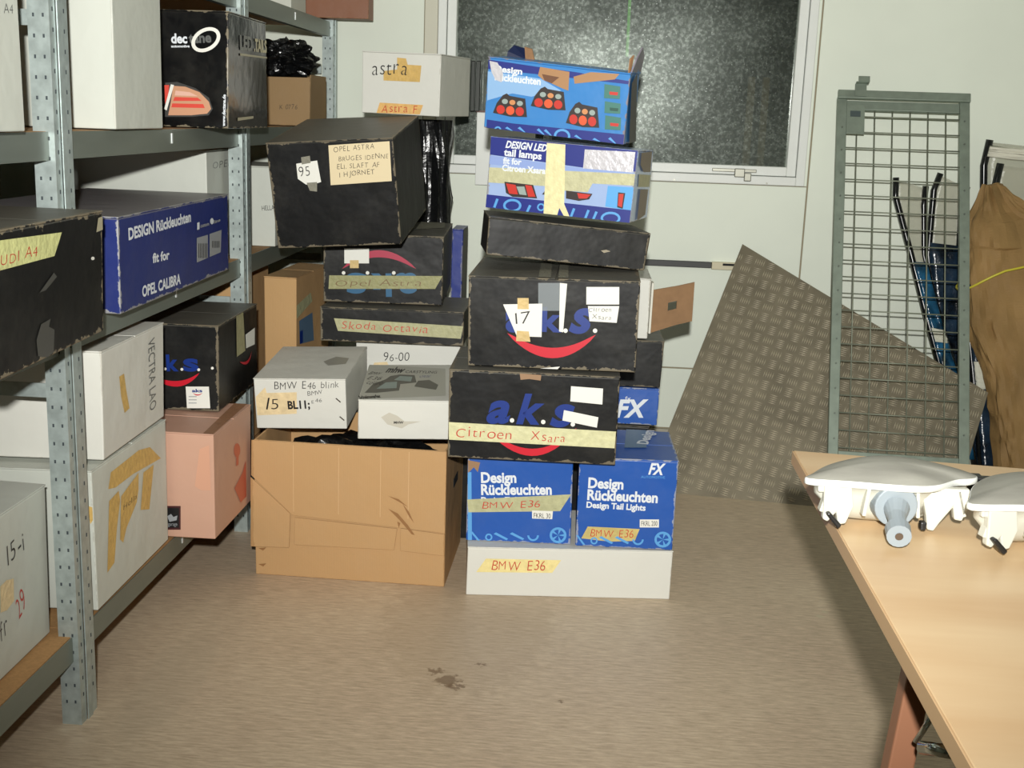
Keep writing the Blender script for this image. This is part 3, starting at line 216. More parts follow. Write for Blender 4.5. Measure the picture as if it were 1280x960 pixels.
                     ('d', 'printed_wheel', 'F', 'skyblue', [(0.0506, 0.0057), (0.0484, 0.0124), (0.0437, 0.018), (0.037, 0.0218), (0.0292, 0.0233), (0.0211, 0.0224), (0.0137, 0.0191), (0.008, 0.0139), (0.0046, 0.0073), (0.004, 0.001), (0.0062, 0.001), (0.0109, 0.001), (0.0176, 0.001), (0.0255, 0.001), (0.0336, 0.001), (0.041, 0.001), (0.0467, 0.001), (0.05, 0.001), (0.0506, 0.0057), (0.044, 0.0049), (0.0425, 0.0095), (0.0391, 0.0133), (0.0343, 0.0159), (0.0287, 0.0169), (0.0229, 0.0162), (0.0177, 0.014), (0.0136, 0.0104), (0.0112, 0.0059), (0.0107, 0.001), (0.0122, 0.001), (0.0156, 0.001), (0.0204, 0.001), (0.026, 0.001), (0.0318, 0.001), (0.037, 0.001), (0.0411, 0.001), (0.0435, 0.001), (0.044, 0.0049)], 'ring'), ('d', 'printed_nut', 'F', 'skyblue', [(-0.1466, 0.001), (-0.1484, 0.0047), (-0.1525, 0.0078), (-0.1578, 0.0085), (-0.1628, 0.0066), (-0.1662, 0.0027), (-0.1671, 0.001), (-0.1653, 0.001), (-0.1612, 0.001), (-0.1559, 0.001), (-0.1509, 0.001), (-0.1475, 0.001), (-0.1466, 0.001), (-0.1511, 0.001), (-0.1522, 0.0021), (-0.1544, 0.0038), (-0.1574, 0.0042), (-0.1601, 0.0032), (-0.162, 0.001), (-0.1626, 0.001), (-0.1615, 0.001), (-0.1592, 0.001), (-0.1563, 0.001), (-0.1535, 0.001), (-0.1516, 0.001), (-0.1511, 0.001)], 'ring'), ('d', 'printed_bolt', 'F', 'skyblue', [(-0.1367, 0.0055), (-0.1304, 0.0106), (-0.1127, 0.001), (-0.1171, 0.001)], None), ('d', 'printed_bolt', 'F', 'skyblue', [(-0.1004, 0.0097), (-0.0941, 0.0148), (-0.0765, 0.001), (-0.0808, 0.001)], None), ('d', 'printed_bolt', 'F', 'skyblue', [(-0.0459, 0.0117), (-0.0397, 0.0167), (-0.0222, 0.0015), (-0.0264, 0.001)], None), ('d', 'printed_bolt', 'F', 'skyblue', [(-0.0255, 0.0119), (-0.0193, 0.0169), (-0.0018, 0.0017), (-0.006, 0.001)], None), ('d', 'printed_bolt', 'F', 'skyblue', [(0.0606, 0.0069), (0.0667, 0.0119), (0.0841, 0.001), (0.08, 0.001)], None), ('d', 'printed_bolt', 'F', 'skyblue', [(0.1122, 0.0044), (0.1183, 0.0094), (0.1356, 0.001), (0.1315, 0.001)], None), ('d', 'printed_bolt', 'F', 'skyblue', [(0.1556, 0.0116), (0.1616, 0.0166), (0.1789, 0.0016), (0.1748, 0.001)], None), ('d', 'printed_picture', 'R', 'glassgrey', [(-0.0619, 0.1633), (0.0102, 0.1684), (0.0085, 0.1536), (-0.0637, 0.1487)], None), ('d', 'printed_picture', 'R', 'glassgrey', [(-0.0417, 0.1356), (0.0314, 0.1403), (0.0296, 0.1253), (-0.0435, 0.1209)], None), ('d', 'printed_picture', 'R', 'glassgrey', [(-0.0213, 0.1076), (0.0529, 0.1116), (0.0511, 0.0965), (-0.0231, 0.0927)], None), ('d', 'printed_picture', 'R', 'glassgrey', [(-0.0005, 0.079), (0.0748, 0.0825), (0.073, 0.0672), (-0.0023, 0.064)], None), ('d', 'printed_panel', 'R', 'lampdark', [(-0.079, 0.166), (0.004, 0.192), (0.079, 0.001), (-0.0276, 0.001)], None)]},
 'support_r': {'p': [0.0, 3.8, 0.0, 0.4, 0.25, 0.385, 0.0, 0.0, 0.0], 'color': 'black', 'style': 'rsc', 'label': 'dark box on the floor in the gap behind the two blue printed boxes', 'cat': 'box', 'name': 'cardboard_box', 'wear': 0.2, 'warp': 0.003, 'group': None, 'it': []},  # hidden support; its black colour stands for shade in the gap
 'fk_behind': {'p': [0.023, 3.8, 0.39, 0.4, 0.25, 0.119, 0.0, 0.0, 0.0], 'color': 'blue', 'style': 'mailer', 'label': 'blue box with white emblem peeking out behind the right stack of boxes', 'cat': 'box', 'name': 'cardboard_box', 'wear': 0.5, 'warp': 0.003, 'group': None, 'it': [('t', 'lettering', 'F', 'whiteink', 'FX', (0.0687, 0.0217), (0.1711, 0.0272), 0.0568, 'boldit'), ('t', 'lettering', 'F', 'whiteink', 'fx', (0.0957, 0.0774), (0.1132, 0.0783), 0.0129, 'print')]},
 'black_behind': {'p': [0.026, 3.8, 0.512, 0.4, 0.25, 0.148, 0.0, 0.0, 0.0], 'color': 'black', 'style': 'mailer', 'label': 'plain black box behind the right stack, below the open flap', 'cat': 'box', 'name': 'cardboard_box', 'wear': 0.5, 'warp': 0.006, 'group': None, 'it': []},
 'flapbox': {'p': [-0.026, 3.8, 0.664, 0.4, 0.25, 0.19, 0.0, 0.0, 0.0], 'color': 'white', 'style': 'flapright', 'label': 'white-edged box with brown flap folded open, behind right stack', 'cat': 'box', 'name': 'cardboard_box', 'wear': 0.3, 'warp': 0.003, 'group': None, 'it': []},
 'carton': {'p': [-0.657, 3.404, 0.0, 0.553, 0.38, 0.406, -0.99, 0.0, 0.0], 'color': 'kraft', 'style': 'open', 'label': 'large open brown carton on the floor, bottom of left stack', 'cat': 'box', 'name': 'brown_carton', 'wear': 0.2, 'warp': 0.003, 'group': None, 'it': [('d', 'staple_slit', 'F', 'kraftd3', [(-0.2676, 0.0802), (-0.2439, 0.0842), (-0.2535, 0.0738)], None), ('d', 'staple_slit', 'F', 'kraftd3', [(-0.2681, 0.0311), (-0.2444, 0.0353), (-0.254, 0.0248)], None), ('d', 'scuff', 'F', 'kraftd3', [(0.1136, 0.2664), (0.1435, 0.2589), (0.1713, 0.237), (0.1436, 0.2518)], None), ('d', 'scuff', 'F', 'kraftd3', [(0.1552, 0.2454), (0.1738, 0.2229), (0.1882, 0.1905), (0.1717, 0.2132)], None), ('d', 'scuff', 'F', 'kraftd3', [(0.1141, 0.2285), (0.1418, 0.216), (0.1699, 0.1845), (0.1911, 0.1548), (0.1819, 0.1566), (0.1467, 0.1973)], None), ('d', 'scuff', 'F', 'kraftd3', [(0.1399, 0.1921), (0.1492, 0.1879), (0.1448, 0.1732)], None)]},
 'support_l': {'p': [-0.6, 3.8, 0.0, 0.5, 0.36, 0.4, 0.0, 0.0, 0.0], 'color': 'black', 'style': 'rsc', 'label': 'dark box on the floor in the gap behind the large open carton', 'cat': 'box', 'name': 'cardboard_box', 'wear': 0.2, 'warp': 0.003, 'group': None, 'it': []},  # support box, coloured black so the gap beside the carton looks shaded
 'bmw_e46': {'p': [-0.832, 3.522, 0.424, 0.269, 0.383, 0.152, 2.07, 3.4, -2.0], 'color': 'white', 'style': 'mailer', 'label': 'white box with 15 on its taped front, resting on left rim of open carton', 'cat': 'box', 'name': 'cardboard_box', 'wear': 0.12, 'warp': 0.003, 'group': None, 'it': [('d', 'masking_tape', 'F', 'tapeB', [(-0.1314, 0.0956), (-0.1017, 0.1248), (-0.098, 0.108), (-0.0094, 0.1111), (-0.0127, 0.0458), (-0.1301, 0.0398)], None), ('t', 'handwriting', 'F', 'blackink', 'BMW E46 blink', (-0.0742, 0.1178), (0.1144, 0.1266), 0.024, 'hand'), ('t', 'handwriting', 'F', 'blackink', '15', (-0.1033, 0.0571), (-0.0659, 0.0575), 0.0364, 'hand'), ('t', 'lettering', 'F', 'blackink', 'BL11;', (-0.0377, 0.0602), (0.0278, 0.0632), 0.0242, 'bold'), ('t', 'handwriting', 'F', 'blackink', 'BMW', (0.0226, 0.0994), (0.0671, 0.107), 0.0143, 'hand'), ('t', 'handwriting', 'F', 'blackink', 'E46', (0.0332, 0.0778), (0.0637, 0.0829), 0.012, 'hand'), ('d', 'staple', 'F', 'darkink', [(0.1037, 0.0929), (0.1061, 0.0953), (0.1196, 0.0834), (0.1171, 0.0809)], None), ('d', 'staple', 'F', 'darkink', [(0.113, 0.0373), (0.1154, 0.0398), (0.1289, 0.0277), (0.1265, 0.0253)], None), ('d', 'smudge', 'T', 'greysmudge', [(0.0332, -0.0015), (0.0618, 0.0571), (0.1044, 0.0389), (0.1059, -0.0276), (0.0564, -0.0476)], None)]},
 'mhw': {'p': [-0.538, 3.479, 0.42, 0.257, 0.403, 0.118, 5.7, 2.5, -1.2], 'color': 'white', 'style': 'mailer', 'label': 'small white box with headlamp print on its lid, on open carton', 'cat': 'box', 'name': 'cardboard_box', 'wear': 0.2, 'warp': 0.003, 'group': None, 'it': [('d', 'printed_panel', 'T', 'greyprint', [(-0.1275, 0.2005), (0.1077, 0.1528), (0.1162, -0.1521), (-0.1275, -0.2005)], None), ('t', 'lettering', 'T', 'blackink', 'mhw', (-0.0728, 0.1071), (-0.0208, 0.099), 0.0699, 'bold'), ('t', 'lettering', 'T', 'blackink', 'CARSTYLING', (-0.0134, 0.0992), (0.0824, 0.0927), 0.0295, 'print'), ('d', 'printed_headlamp', 'T', 'midgrey', [(-0.1167, -0.1331), (-0.0998, -0.0353), (-0.0663, 0.021), (-0.0547, 0.0593), (-0.0269, 0.0794), (0.0174, 0.0712), (0.0266, -0.0131), (-0.0197, -0.0329), (-0.0198, -0.1042), (-0.0823, -0.1321)], None), ('d', 'printed_lens', 'T', 'glassgrey', [(-0.086, -0.0886), (-0.0635, -0.016), (-0.0309, -0.0057), (-0.0285, -0.0781)], None), ('d', 'printed_lens', 'T', 'glassgrey', [(-0.0417, 0.0125), (-0.0256, 0.0602), (0.0112, 0.0519), (0.0095, -0.0045)], None), ('d', 'printed_headlamp', 'T', 'midgrey', [(0.0219, -0.0587), (0.0305, 0.0055), (0.0635, 0.0158), (0.0918, -0.0385), (0.0866, -0.0923)], None), ('t', 'handwriting', 'T', 'blackink', 'BMW', (-0.124, 0.0762), (-0.0892, 0.0677), 0.039, 'hand'), ('t', 'handwriting', 'T', 'blackink', 'E36', (-0.1225, 0.0193), (-0.0823, 0.0112), 0.0378, 'hand'), ('t', 'handwriting', 'T', 'blackink', 'coupe', (-0.121, -0.036), (-0.0756, -0.0437), 0.0367, 'hand'), ('t', 'lettering', 'T', 'blackink', 'Scheinwerfer', (-0.1239, -0.2005), (-0.0645, -0.1826), 0.0335, 'bold'), ('t', 'handwriting', 'T', 'aksblue', 'clear', (0.0334, 0.0431), (0.0672, 0.0442), 0.0286, 'hand'), ('d', 'torn_tape', 'F', 'smear', [(-0.0637, 0.0667), (-0.0409, 0.0811), (-0.0184, 0.0718), (0.0019, 0.0554), (0.0495, 0.0557), (0.0132, 0.046), (-0.0051, 0.0339), (-0.0458, 0.0455)], None), ('t', 'lettering', 'F', 'blackink', 'MHW', (-0.0277, 0.048), (-0.0004, 0.0482), 0.0071, 'bold')]},
 'w9600': {'p': [-0.59, 3.89, 0.402, 0.34, 0.2, 0.198, 0.8, 0.0, 0.0], 'color': 'white', 'style': 'mailer', 'label': 'white box marked 96-00 under the flat black box with red writing', 'cat': 'box', 'name': 'cardboard_box', 'wear': 0.2, 'warp': 0.003, 'group': None, 'it': [('t', 'handwriting', 'F', 'blackink', '96-00', (-0.0779, 0.1289), (0.0059, 0.1328), 0.0292, 'hand'), ('d', 'masking_tape', 'F', 'tapeB', [(-0.1145, 0.1112), (-0.1093, 0.1221), (-0.0674, 0.1267), (-0.062, 0.1137)], None)]},
 'skoda': {'p': [-0.63, 3.873, 0.603, 0.457, 0.3, 0.112, 0.8, 0.0, -0.4], 'color': 'black', 'style': 'mailer', 'label': 'flat black box with red writing on tape, middle of left stack', 'cat': 'box', 'name': 'cardboard_box', 'wear': 0.6, 'warp': 0.004, 'group': None, 'it': [('d', 'masking_tape', 'F', 'tapeT2', [(-0.1843, 0.0757), (0.227, 0.0657), (0.2202, 0.0243), (-0.1716, 0.0349)], None), ('t', 'handwriting', 'F', 'redink', 'Skoda Octavia', (-0.1588, 0.0432), (0.1154, 0.0382), 0.0259, 'hand')]},
 'aks_inv': {'p': [-0.69, 4.045, 0.718, 0.385, 0.5, 0.222, 4.1, 0.0, 0.0], 'color': 'black', 'style': 'rsc', 'label': 'black box with upside-down print and red arc, under the big tilted black box', 'cat': 'box', 'name': 'cardboard_box', 'wear': 0.6, 'warp': 0.003, 'group': None, 'it': [('d', 'printed_smile', 'F', 'crimson', [(-0.1325, 0.1076), (-0.1179, 0.1239), (-0.1034, 0.1364), (-0.0888, 0.147), (-0.0742, 0.1556), (-0.0595, 0.1624), (-0.0448, 0.1674), (-0.03, 0.1706), (-0.0152, 0.172), (-0.0004, 0.1716), (0.0146, 0.1695), (0.0296, 0.1655), (0.0447, 0.1598), (0.0598, 0.1522), (0.0751, 0.1427), (0.0904, 0.1312), (0.1059, 0.116), (-0.1325, 0.1076), (-0.1179, 0.1152), (-0.1033, 0.1235), (-0.0887, 0.1307), (-0.074, 0.1369), (-0.0593, 0.1417), (-0.0446, 0.1454), (-0.0298, 0.1478), (-0.015, 0.149), (-0.0001, 0.1488), (0.0149, 0.1475), (0.0299, 0.1449), (0.0449, 0.1411), (0.0601, 0.136), (0.0753, 0.1298), (0.0906, 0.1226), (0.1059, 0.116)], 'ring'), ('d', 'printed_dot', 'F', 'white', [(-0.1214, 0.0951), (-0.1222, 0.098), (-0.1244, 0.1001), (-0.1273, 0.1008), (-0.1302, 0.0999), (-0.1324, 0.0977), (-0.1332, 0.0947), (-0.1324, 0.0917), (-0.1302, 0.0896), (-0.1272, 0.0889), (-0.1243, 0.0898), (-0.1222, 0.0921)], None), ('d', 'printed_dot', 'F', 'white', [(-0.0444, 0.0978), (-0.0452, 0.1007), (-0.0474, 0.1028), (-0.0504, 0.1035), (-0.0533, 0.1026), (-0.0555, 0.1004), (-0.0562, 0.0974), (-0.0554, 0.0944), (-0.0532, 0.0923), (-0.0503, 0.0917), (-0.0473, 0.0926), (-0.0452, 0.0948)], None), ('d', 'printed_dot', 'F', 'white', [(0.0402, 0.1008), (0.0394, 0.1037), (0.0372, 0.1058), (0.0342, 0.1065), (0.0313, 0.1056), (0.0292, 0.1034), (0.0284, 0.1004), (0.0292, 0.0974), (0.0314, 0.0953), (0.0344, 0.0946), (0.0373, 0.0955), (0.0395, 0.0978)], None), ('t', 'lettering', 'F', 'teal', 's', (-0.0554, 0.0923), (-0.1221, 0.0899), 0.0621, 'bold180'), ('t', 'lettering', 'F', 'teal', 'k', (0.0267, 0.0952), (-0.04, 0.0928), 0.0725, 'bold180'), ('t', 'lettering', 'F', 'teal', 'a', (0.1088, 0.098), (0.0421, 0.0957), 0.0621, 'bold180'), ('d', 'masking_tape', 'F', 'tapeK', [(-0.1734, 0.0855), (0.1915, 0.0961), (0.1688, 0.0536), (-0.1759, 0.0415)], None), ('t', 'handwriting', 'F', 'brownink', 'Opel Astra', (-0.1528, 0.0526), (0.1248, 0.0624), 0.0207, 'hand'), ('d', 'paper_label', 'F', 'white', [(-0.1251, 0.1745), (-0.0459, 0.1773), (-0.0455, 0.1286), (-0.1249, 0.1258)], None), ('d', 'masking_tape', 'F', 'tapeO', [(-0.107, 0.1367), (-0.0788, 0.1377), (-0.0787, 0.112), (-0.1068, 0.111)], None), ('d', 'packing_tape', 'T', 'greytape', [(0.0854, -0.048), (0.0797, 0.249), (0.1648, 0.249), (0.1766, 0.0469)], None)]},
 'astra_black': {'p': [-0.761, 3.794, 0.957, 0.374, 0.501, 0.316, -0.54, 7.6, -4.3], 'color': 'black', 'style': 'mailer', 'label': 'big tilted black box with handwritten paper note, near top of left stack', 'cat': 'box', 'name': 'cardboard_box', 'wear': 0.55, 'warp': 0.002, 'group': None, 'it': [('d', 'paper_label', 'F', 'white', [(-0.1032, 0.252), (-0.0404, 0.259), (-0.0352, 0.1955), (-0.0673, 0.1873), (-0.0814, 0.1901), (-0.1034, 0.2075)], None), ('d', 'adhesive_tape', 'F', 'greytape', [(-0.0868, 0.2701), (-0.0603, 0.2737), (-0.0602, 0.2528), (-0.0868, 0.2491)], None), ('d', 'adhesive_tape', 'F', 'greytape', [(-0.0785, 0.1948), (-0.0472, 0.196), (-0.0502, 0.1677), (-0.0715, 0.1708)], None), ('t', 'handwriting', 'F', 'blackink', '95', (-0.0957, 0.2119), (-0.0642, 0.2154), 0.0302, 'hand'), ('d', 'paper_note', 'F', 'note', [(-0.0027, 0.3016), (0.1767, 0.3062), (0.1738, 0.1903), (-0.0076, 0.1851)], None), ('t', 'handwriting', 'F', 'blackink', 'OPEL ASTRA', (0.0117, 0.2803), (0.1304, 0.2873), 0.0161, 'hand'), ('t', 'handwriting', 'F', 'blackink', 'BRUGES IDENNE', (0.0233, 0.2543), (0.1702, 0.258), 0.0162, 'hand'), ('t', 'handwriting', 'F', 'blackink', 'ELI. SLAFT AF', (0.0162, 0.2312), (0.1421, 0.2335), 0.0163, 'hand'), ('t', 'handwriting', 'F', 'blackink', 'I HJØRNET', (0.021, 0.2076), (0.1261, 0.2131), 0.0163, 'hand')]},
 'astra_white': {'p': [-0.632, 4.185, 1.316, 0.265, 0.385, 0.2, -8.8, 0.5, 1.0], 'color': 'white', 'style': 'mailer', 'label': 'white handwritten box with yellowed tape, topmost of left stack', 'cat': 'box', 'name': 'cardboard_box', 'wear': 0.1, 'warp': 0.003, 'group': None, 'it': [('d', 'masking_tape', 'F', 'tapeO2', [(-0.0598, 0.1375), (-0.0134, 0.1446), (-0.0145, 0.1823), (0.0154, 0.181), (0.0215, 0.1612), (0.0676, 0.1606), (0.064, 0.1076), (-0.0589, 0.1071)], None), ('t', 'handwriting', 'F', 'blackink', 'astra', (-0.0979, 0.1232), (0.0198, 0.1284), 0.0354, 'hand'), ('d', 'masking_tape', 'F', 'tapeO3', [(-0.0708, 0.0352), (0.0773, 0.0348), (0.0675, 0.0038), (-0.0808, 0.001)], None), ('t', 'handwriting', 'F', 'redink', 'Astra F', (-0.0645, 0.0047), (0.0591, 0.0085), 0.0231, 'hand')]},
 'blug': {'p': [-0.504, 4.45, 0.0, 0.042, 0.17, 0.915, 0.0, 0.0, 0.0], 'color': 'blue2', 'style': 'tall', 'label': 'tall narrow blue and grey box behind left stack', 'cat': 'box', 'name': 'cardboard_box', 'wear': 0.5, 'warp': 0.003, 'group': None, 'it': []},
 'brown_tall': {'p': [-0.998, 3.977, 0.0, 0.107, 0.379, 0.791, -3.4, 0.0, 0.0], 'color': 'kraft2', 'style': 'rsc', 'label': 'tall narrow brown carton standing between shelving and left stack', 'cat': 'box', 'name': 'brown_carton', 'wear': 0.2, 'warp': 0.003, 'group': None, 'it': [('d', 'masking_tape', 'R', 'tapeG', [(-0.1885, 0.7003), (-0.0295, 0.7219), (-0.0113, 0.6894), (-0.1885, 0.6565)], None), ('d', 'paper_label', 'R', 'greyblue', [(-0.1629, 0.6455), (-0.0114, 0.6511), (0.0069, 0.5514), (-0.1552, 0.567)], None), ('d', 'printed_mark', 'R', 'aksblue', [(-0.1547, 0.6096), (-0.1199, 0.609), (-0.1203, 0.566), (-0.1552, 0.567)], None), ('d', 'slit', 'F', 'darkink', [(-0.0525, 0.7607), (-0.0525, 0.7616), (-0.0525, 0.7536), (-0.0525, 0.7556)], None)]},
 'dectane': {'p': [-1.146, 3.365, 1.263, 0.332, 0.37, 0.3, 0.0, 0.0, 0.0], 'color': 'gloss', 'style': 'rsc', 'label': 'glossy black tail lamp box with white oval emblem on upper shelf', 'cat': 'box', 'name': 'cardboard_box', 'wear': 0.5, 'warp': 0.003, 'group': None, 'it': [('t', 'lettering', 'F', 'whiteink', 'dec', (0.0152, 0.2153), (0.0579, 0.2166), 0.0242, 'bold'), ('t', 'lettering', 'F', 'greyink', 'tane', (0.0621, 0.2167), (0.1218, 0.2206), 0.0221, 'bold'), ('t', 'lettering', 'F', 'whiteink', 'automotive', (0.0149, 0.2042), (0.064, 0.2057), 0.0061, 'bold'), ('d', 'printed_ring', 'F', 'white', [(0.1421, 0.2476), (0.1378, 0.2524), (0.1319, 0.2558), (0.1248, 0.2577), (0.1168, 0.2581), (0.1083, 0.2569), (0.0997, 0.2541), (0.0915, 0.2499), (0.0841, 0.2445), (0.0778, 0.2382), (0.073, 0.2313), (0.0698, 0.2241), (0.0686, 0.217), (0.0692, 0.2104), (0.0718, 0.2045), (0.0762, 0.1998), (0.0821, 0.1963), (0.0892, 0.1944), (0.0973, 0.194), (0.1058, 0.1953), (0.1144, 0.1981), (0.1226, 0.2023), (0.1301, 0.2077), (0.1363, 0.214), (0.1411, 0.221), (0.1442, 0.2282), (0.1454, 0.2352), (0.1447, 0.2418), (0.1421, 0.2476), (0.1339, 0.2426), (0.1309, 0.2458), (0.1267, 0.248), (0.1214, 0.2492), (0.1155, 0.2491), (0.1091, 0.2479), (0.1027, 0.2457), (0.0964, 0.2424), (0.0907, 0.2383), (0.0858, 0.2336), (0.0819, 0.2286), (0.0793, 0.2234), (0.0781, 0.2183), (0.0784, 0.2136), (0.0801, 0.2096), (0.0831, 0.2064), (0.0874, 0.2041), (0.0926, 0.203), (0.0986, 0.2031), (0.1049, 0.2043), (0.1114, 0.2066), (0.1177, 0.2098), (0.1234, 0.2139), (0.1283, 0.2186), (0.1322, 0.2237), (0.1347, 0.2289), (0.1359, 0.2339), (0.1356, 0.2386), (0.1339, 0.2426)], 'ring'), ('d', 'printed_lamp', 'F', 'dkgrey', [(-0.0027, 0.1132), (0.0297, 0.1163), (0.0787, 0.1016), (0.1147, 0.0783), (0.1249, 0.0499), (0.1138, 0.033), (0.0663, 0.0272), (-0.0052, 0.0247)], None), ('d', 'printed_lamp', 'F', 'peach', [(0.0187, 0.1058), (0.0509, 0.1048), (0.0892, 0.0918), (0.1145, 0.068), (0.1206, 0.0497), (0.1096, 0.037), (0.0663, 0.0314), (0.0036, 0.0292), (0.011, 0.0624)], None), ('d', 'printed_lens', 'F', 'lampred2', [(-0.005, 0.107), (0.0079, 0.1075), (0.0051, 0.0828), (-0.0042, 0.0578)], None), ('d', 'printed_stripe', 'F', 'white', [(0.0123, 0.1096), (0.0209, 0.1079), (-0.0004, 0.0414), (-0.0067, 0.0453)], None), ('d', 'printed_lens', 'F', 'pinkish', [(0.0248, 0.0937), (0.0634, 0.0909), (0.0847, 0.0814), (0.0223, 0.0813)], None), ('d', 'printed_lens', 'F', 'lampred2', [(0.0222, 0.0772), (0.0846, 0.0773), (0.0952, 0.0694), (0.0176, 0.0668)], None), ('d', 'printed_lens', 'F', 'lampred2', [(0.0153, 0.0605), (0.0993, 0.0613), (0.1034, 0.0512), (0.0128, 0.0501)], None), ('t', 'lettering', 'F', 'whiteink', 'www.dectane.de', (0.1585, 0.0057), (0.1599, 0.088), 0.0086, 'vert'), ('t', 'lettering', 'R', 'greyink2', 'LED', (-0.0851, 0.2094), (0.0362, 0.2119), 0.0374, 'cond'), ('t', 'lettering', 'R', 'cream', '.TAILS', (0.052, 0.2127), (0.184, 0.2155), 0.0346, 'cond'), ('d', 'printed_stripe', 'R', 'cream2', [(-0.0856, 0.199), (0.184, 0.2031), (0.184, 0.1985), (-0.0859, 0.1928)], None), ('d', 'printed_stripe', 'R', 'cream2', [(-0.1085, 0.0288), (0.0366, 0.0335), (0.0364, 0.0269), (-0.1089, 0.0204)], None)]},
 'white_tall': {'p': [-1.22, 2.735, 1.263, 0.34, 0.29, 0.33, 0.0, 0.0, 0.0], 'color': 'gwhite', 'style': 'mailer', 'label': 'tall glossy white box on upper shelf between the post and black lamp box', 'cat': 'box', 'name': 'cardboard_box', 'wear': 0.08, 'warp': 0.003, 'group': None, 'it': []},
 'grey_tall': {'p': [-1.24, 1.93, 1.263, 0.4, 0.44, 0.33, 0.0, 0.0, 0.0], 'color': 'gwhite', 'style': 'mailer', 'label': 'white box on upper shelf at the left end before the post', 'cat': 'box', 'name': 'cardboard_box', 'wear': 0.08, 'warp': 0.003, 'group': None, 'it': [('t', 'handwriting', 'R', 'greyink', 'AUDI A4', (0.0799, 0.1893), (0.1987, 0.2057), 0.0169, 'hand')]},
 'audi': {'p': [-1.14, 2.06, 0.873, 0.35, 0.489, 0.243, 1.7, 0.0, 0.4], 'color': 'black', 'style': 'rsc', 'label': 'large worn black box with pale tape, overhanging the middle shelf', 'cat': 'box', 'name': 'cardboard_box', 'wear': 0.9, 'warp': 0.005, 'group': None, 'it': [('d', 'masking_tape', 'R', 'tapeY3', [(-0.2435, 0.2282), (0.0491, 0.2176), (0.0371, 0.2029), (0.0138, 0.1781), (-0.2435, 0.178)], None), ('t', 'handwriting', 'R', 'redink', 'AUDI A4', (-0.2244, 0.1854), (-0.0552, 0.1871), 0.019, 'hand'), ('d', 'torn_patch', 'R', 'cream2', [(0.2212, 0.2299), (0.2435, 0.2316), (0.2435, 0.2051), (0.2107, 0.2029)], None), ('d', 'scuff', 'R', 'white', [(0.199, 0.1528), (0.198, 0.1547), (0.1948, 0.1563), (0.1905, 0.1572), (0.1861, 0.1572), (0.1828, 0.1564), (0.1814, 0.1548), (0.1825, 0.153), (0.1855, 0.1514), (0.1899, 0.1505), (0.1943, 0.1504), (0.1977, 0.1513)], None), ('d', 'scuff', 'R', 'scuff', [(-0.0767, 0.0405), (-0.0546, 0.065), (-0.0142, 0.0682), (-0.0223, 0.0551), (0.0008, 0.0454), (-0.0066, 0.0057), (-0.0346, 0.001), (-0.0732, 0.0114)], None), ('d', 'scuff', 'R', 'scuff', [(-0.0554, 0.1216), (0.0075, 0.1487), (0.0205, 0.1399), (-0.029, 0.1221)], None)]},
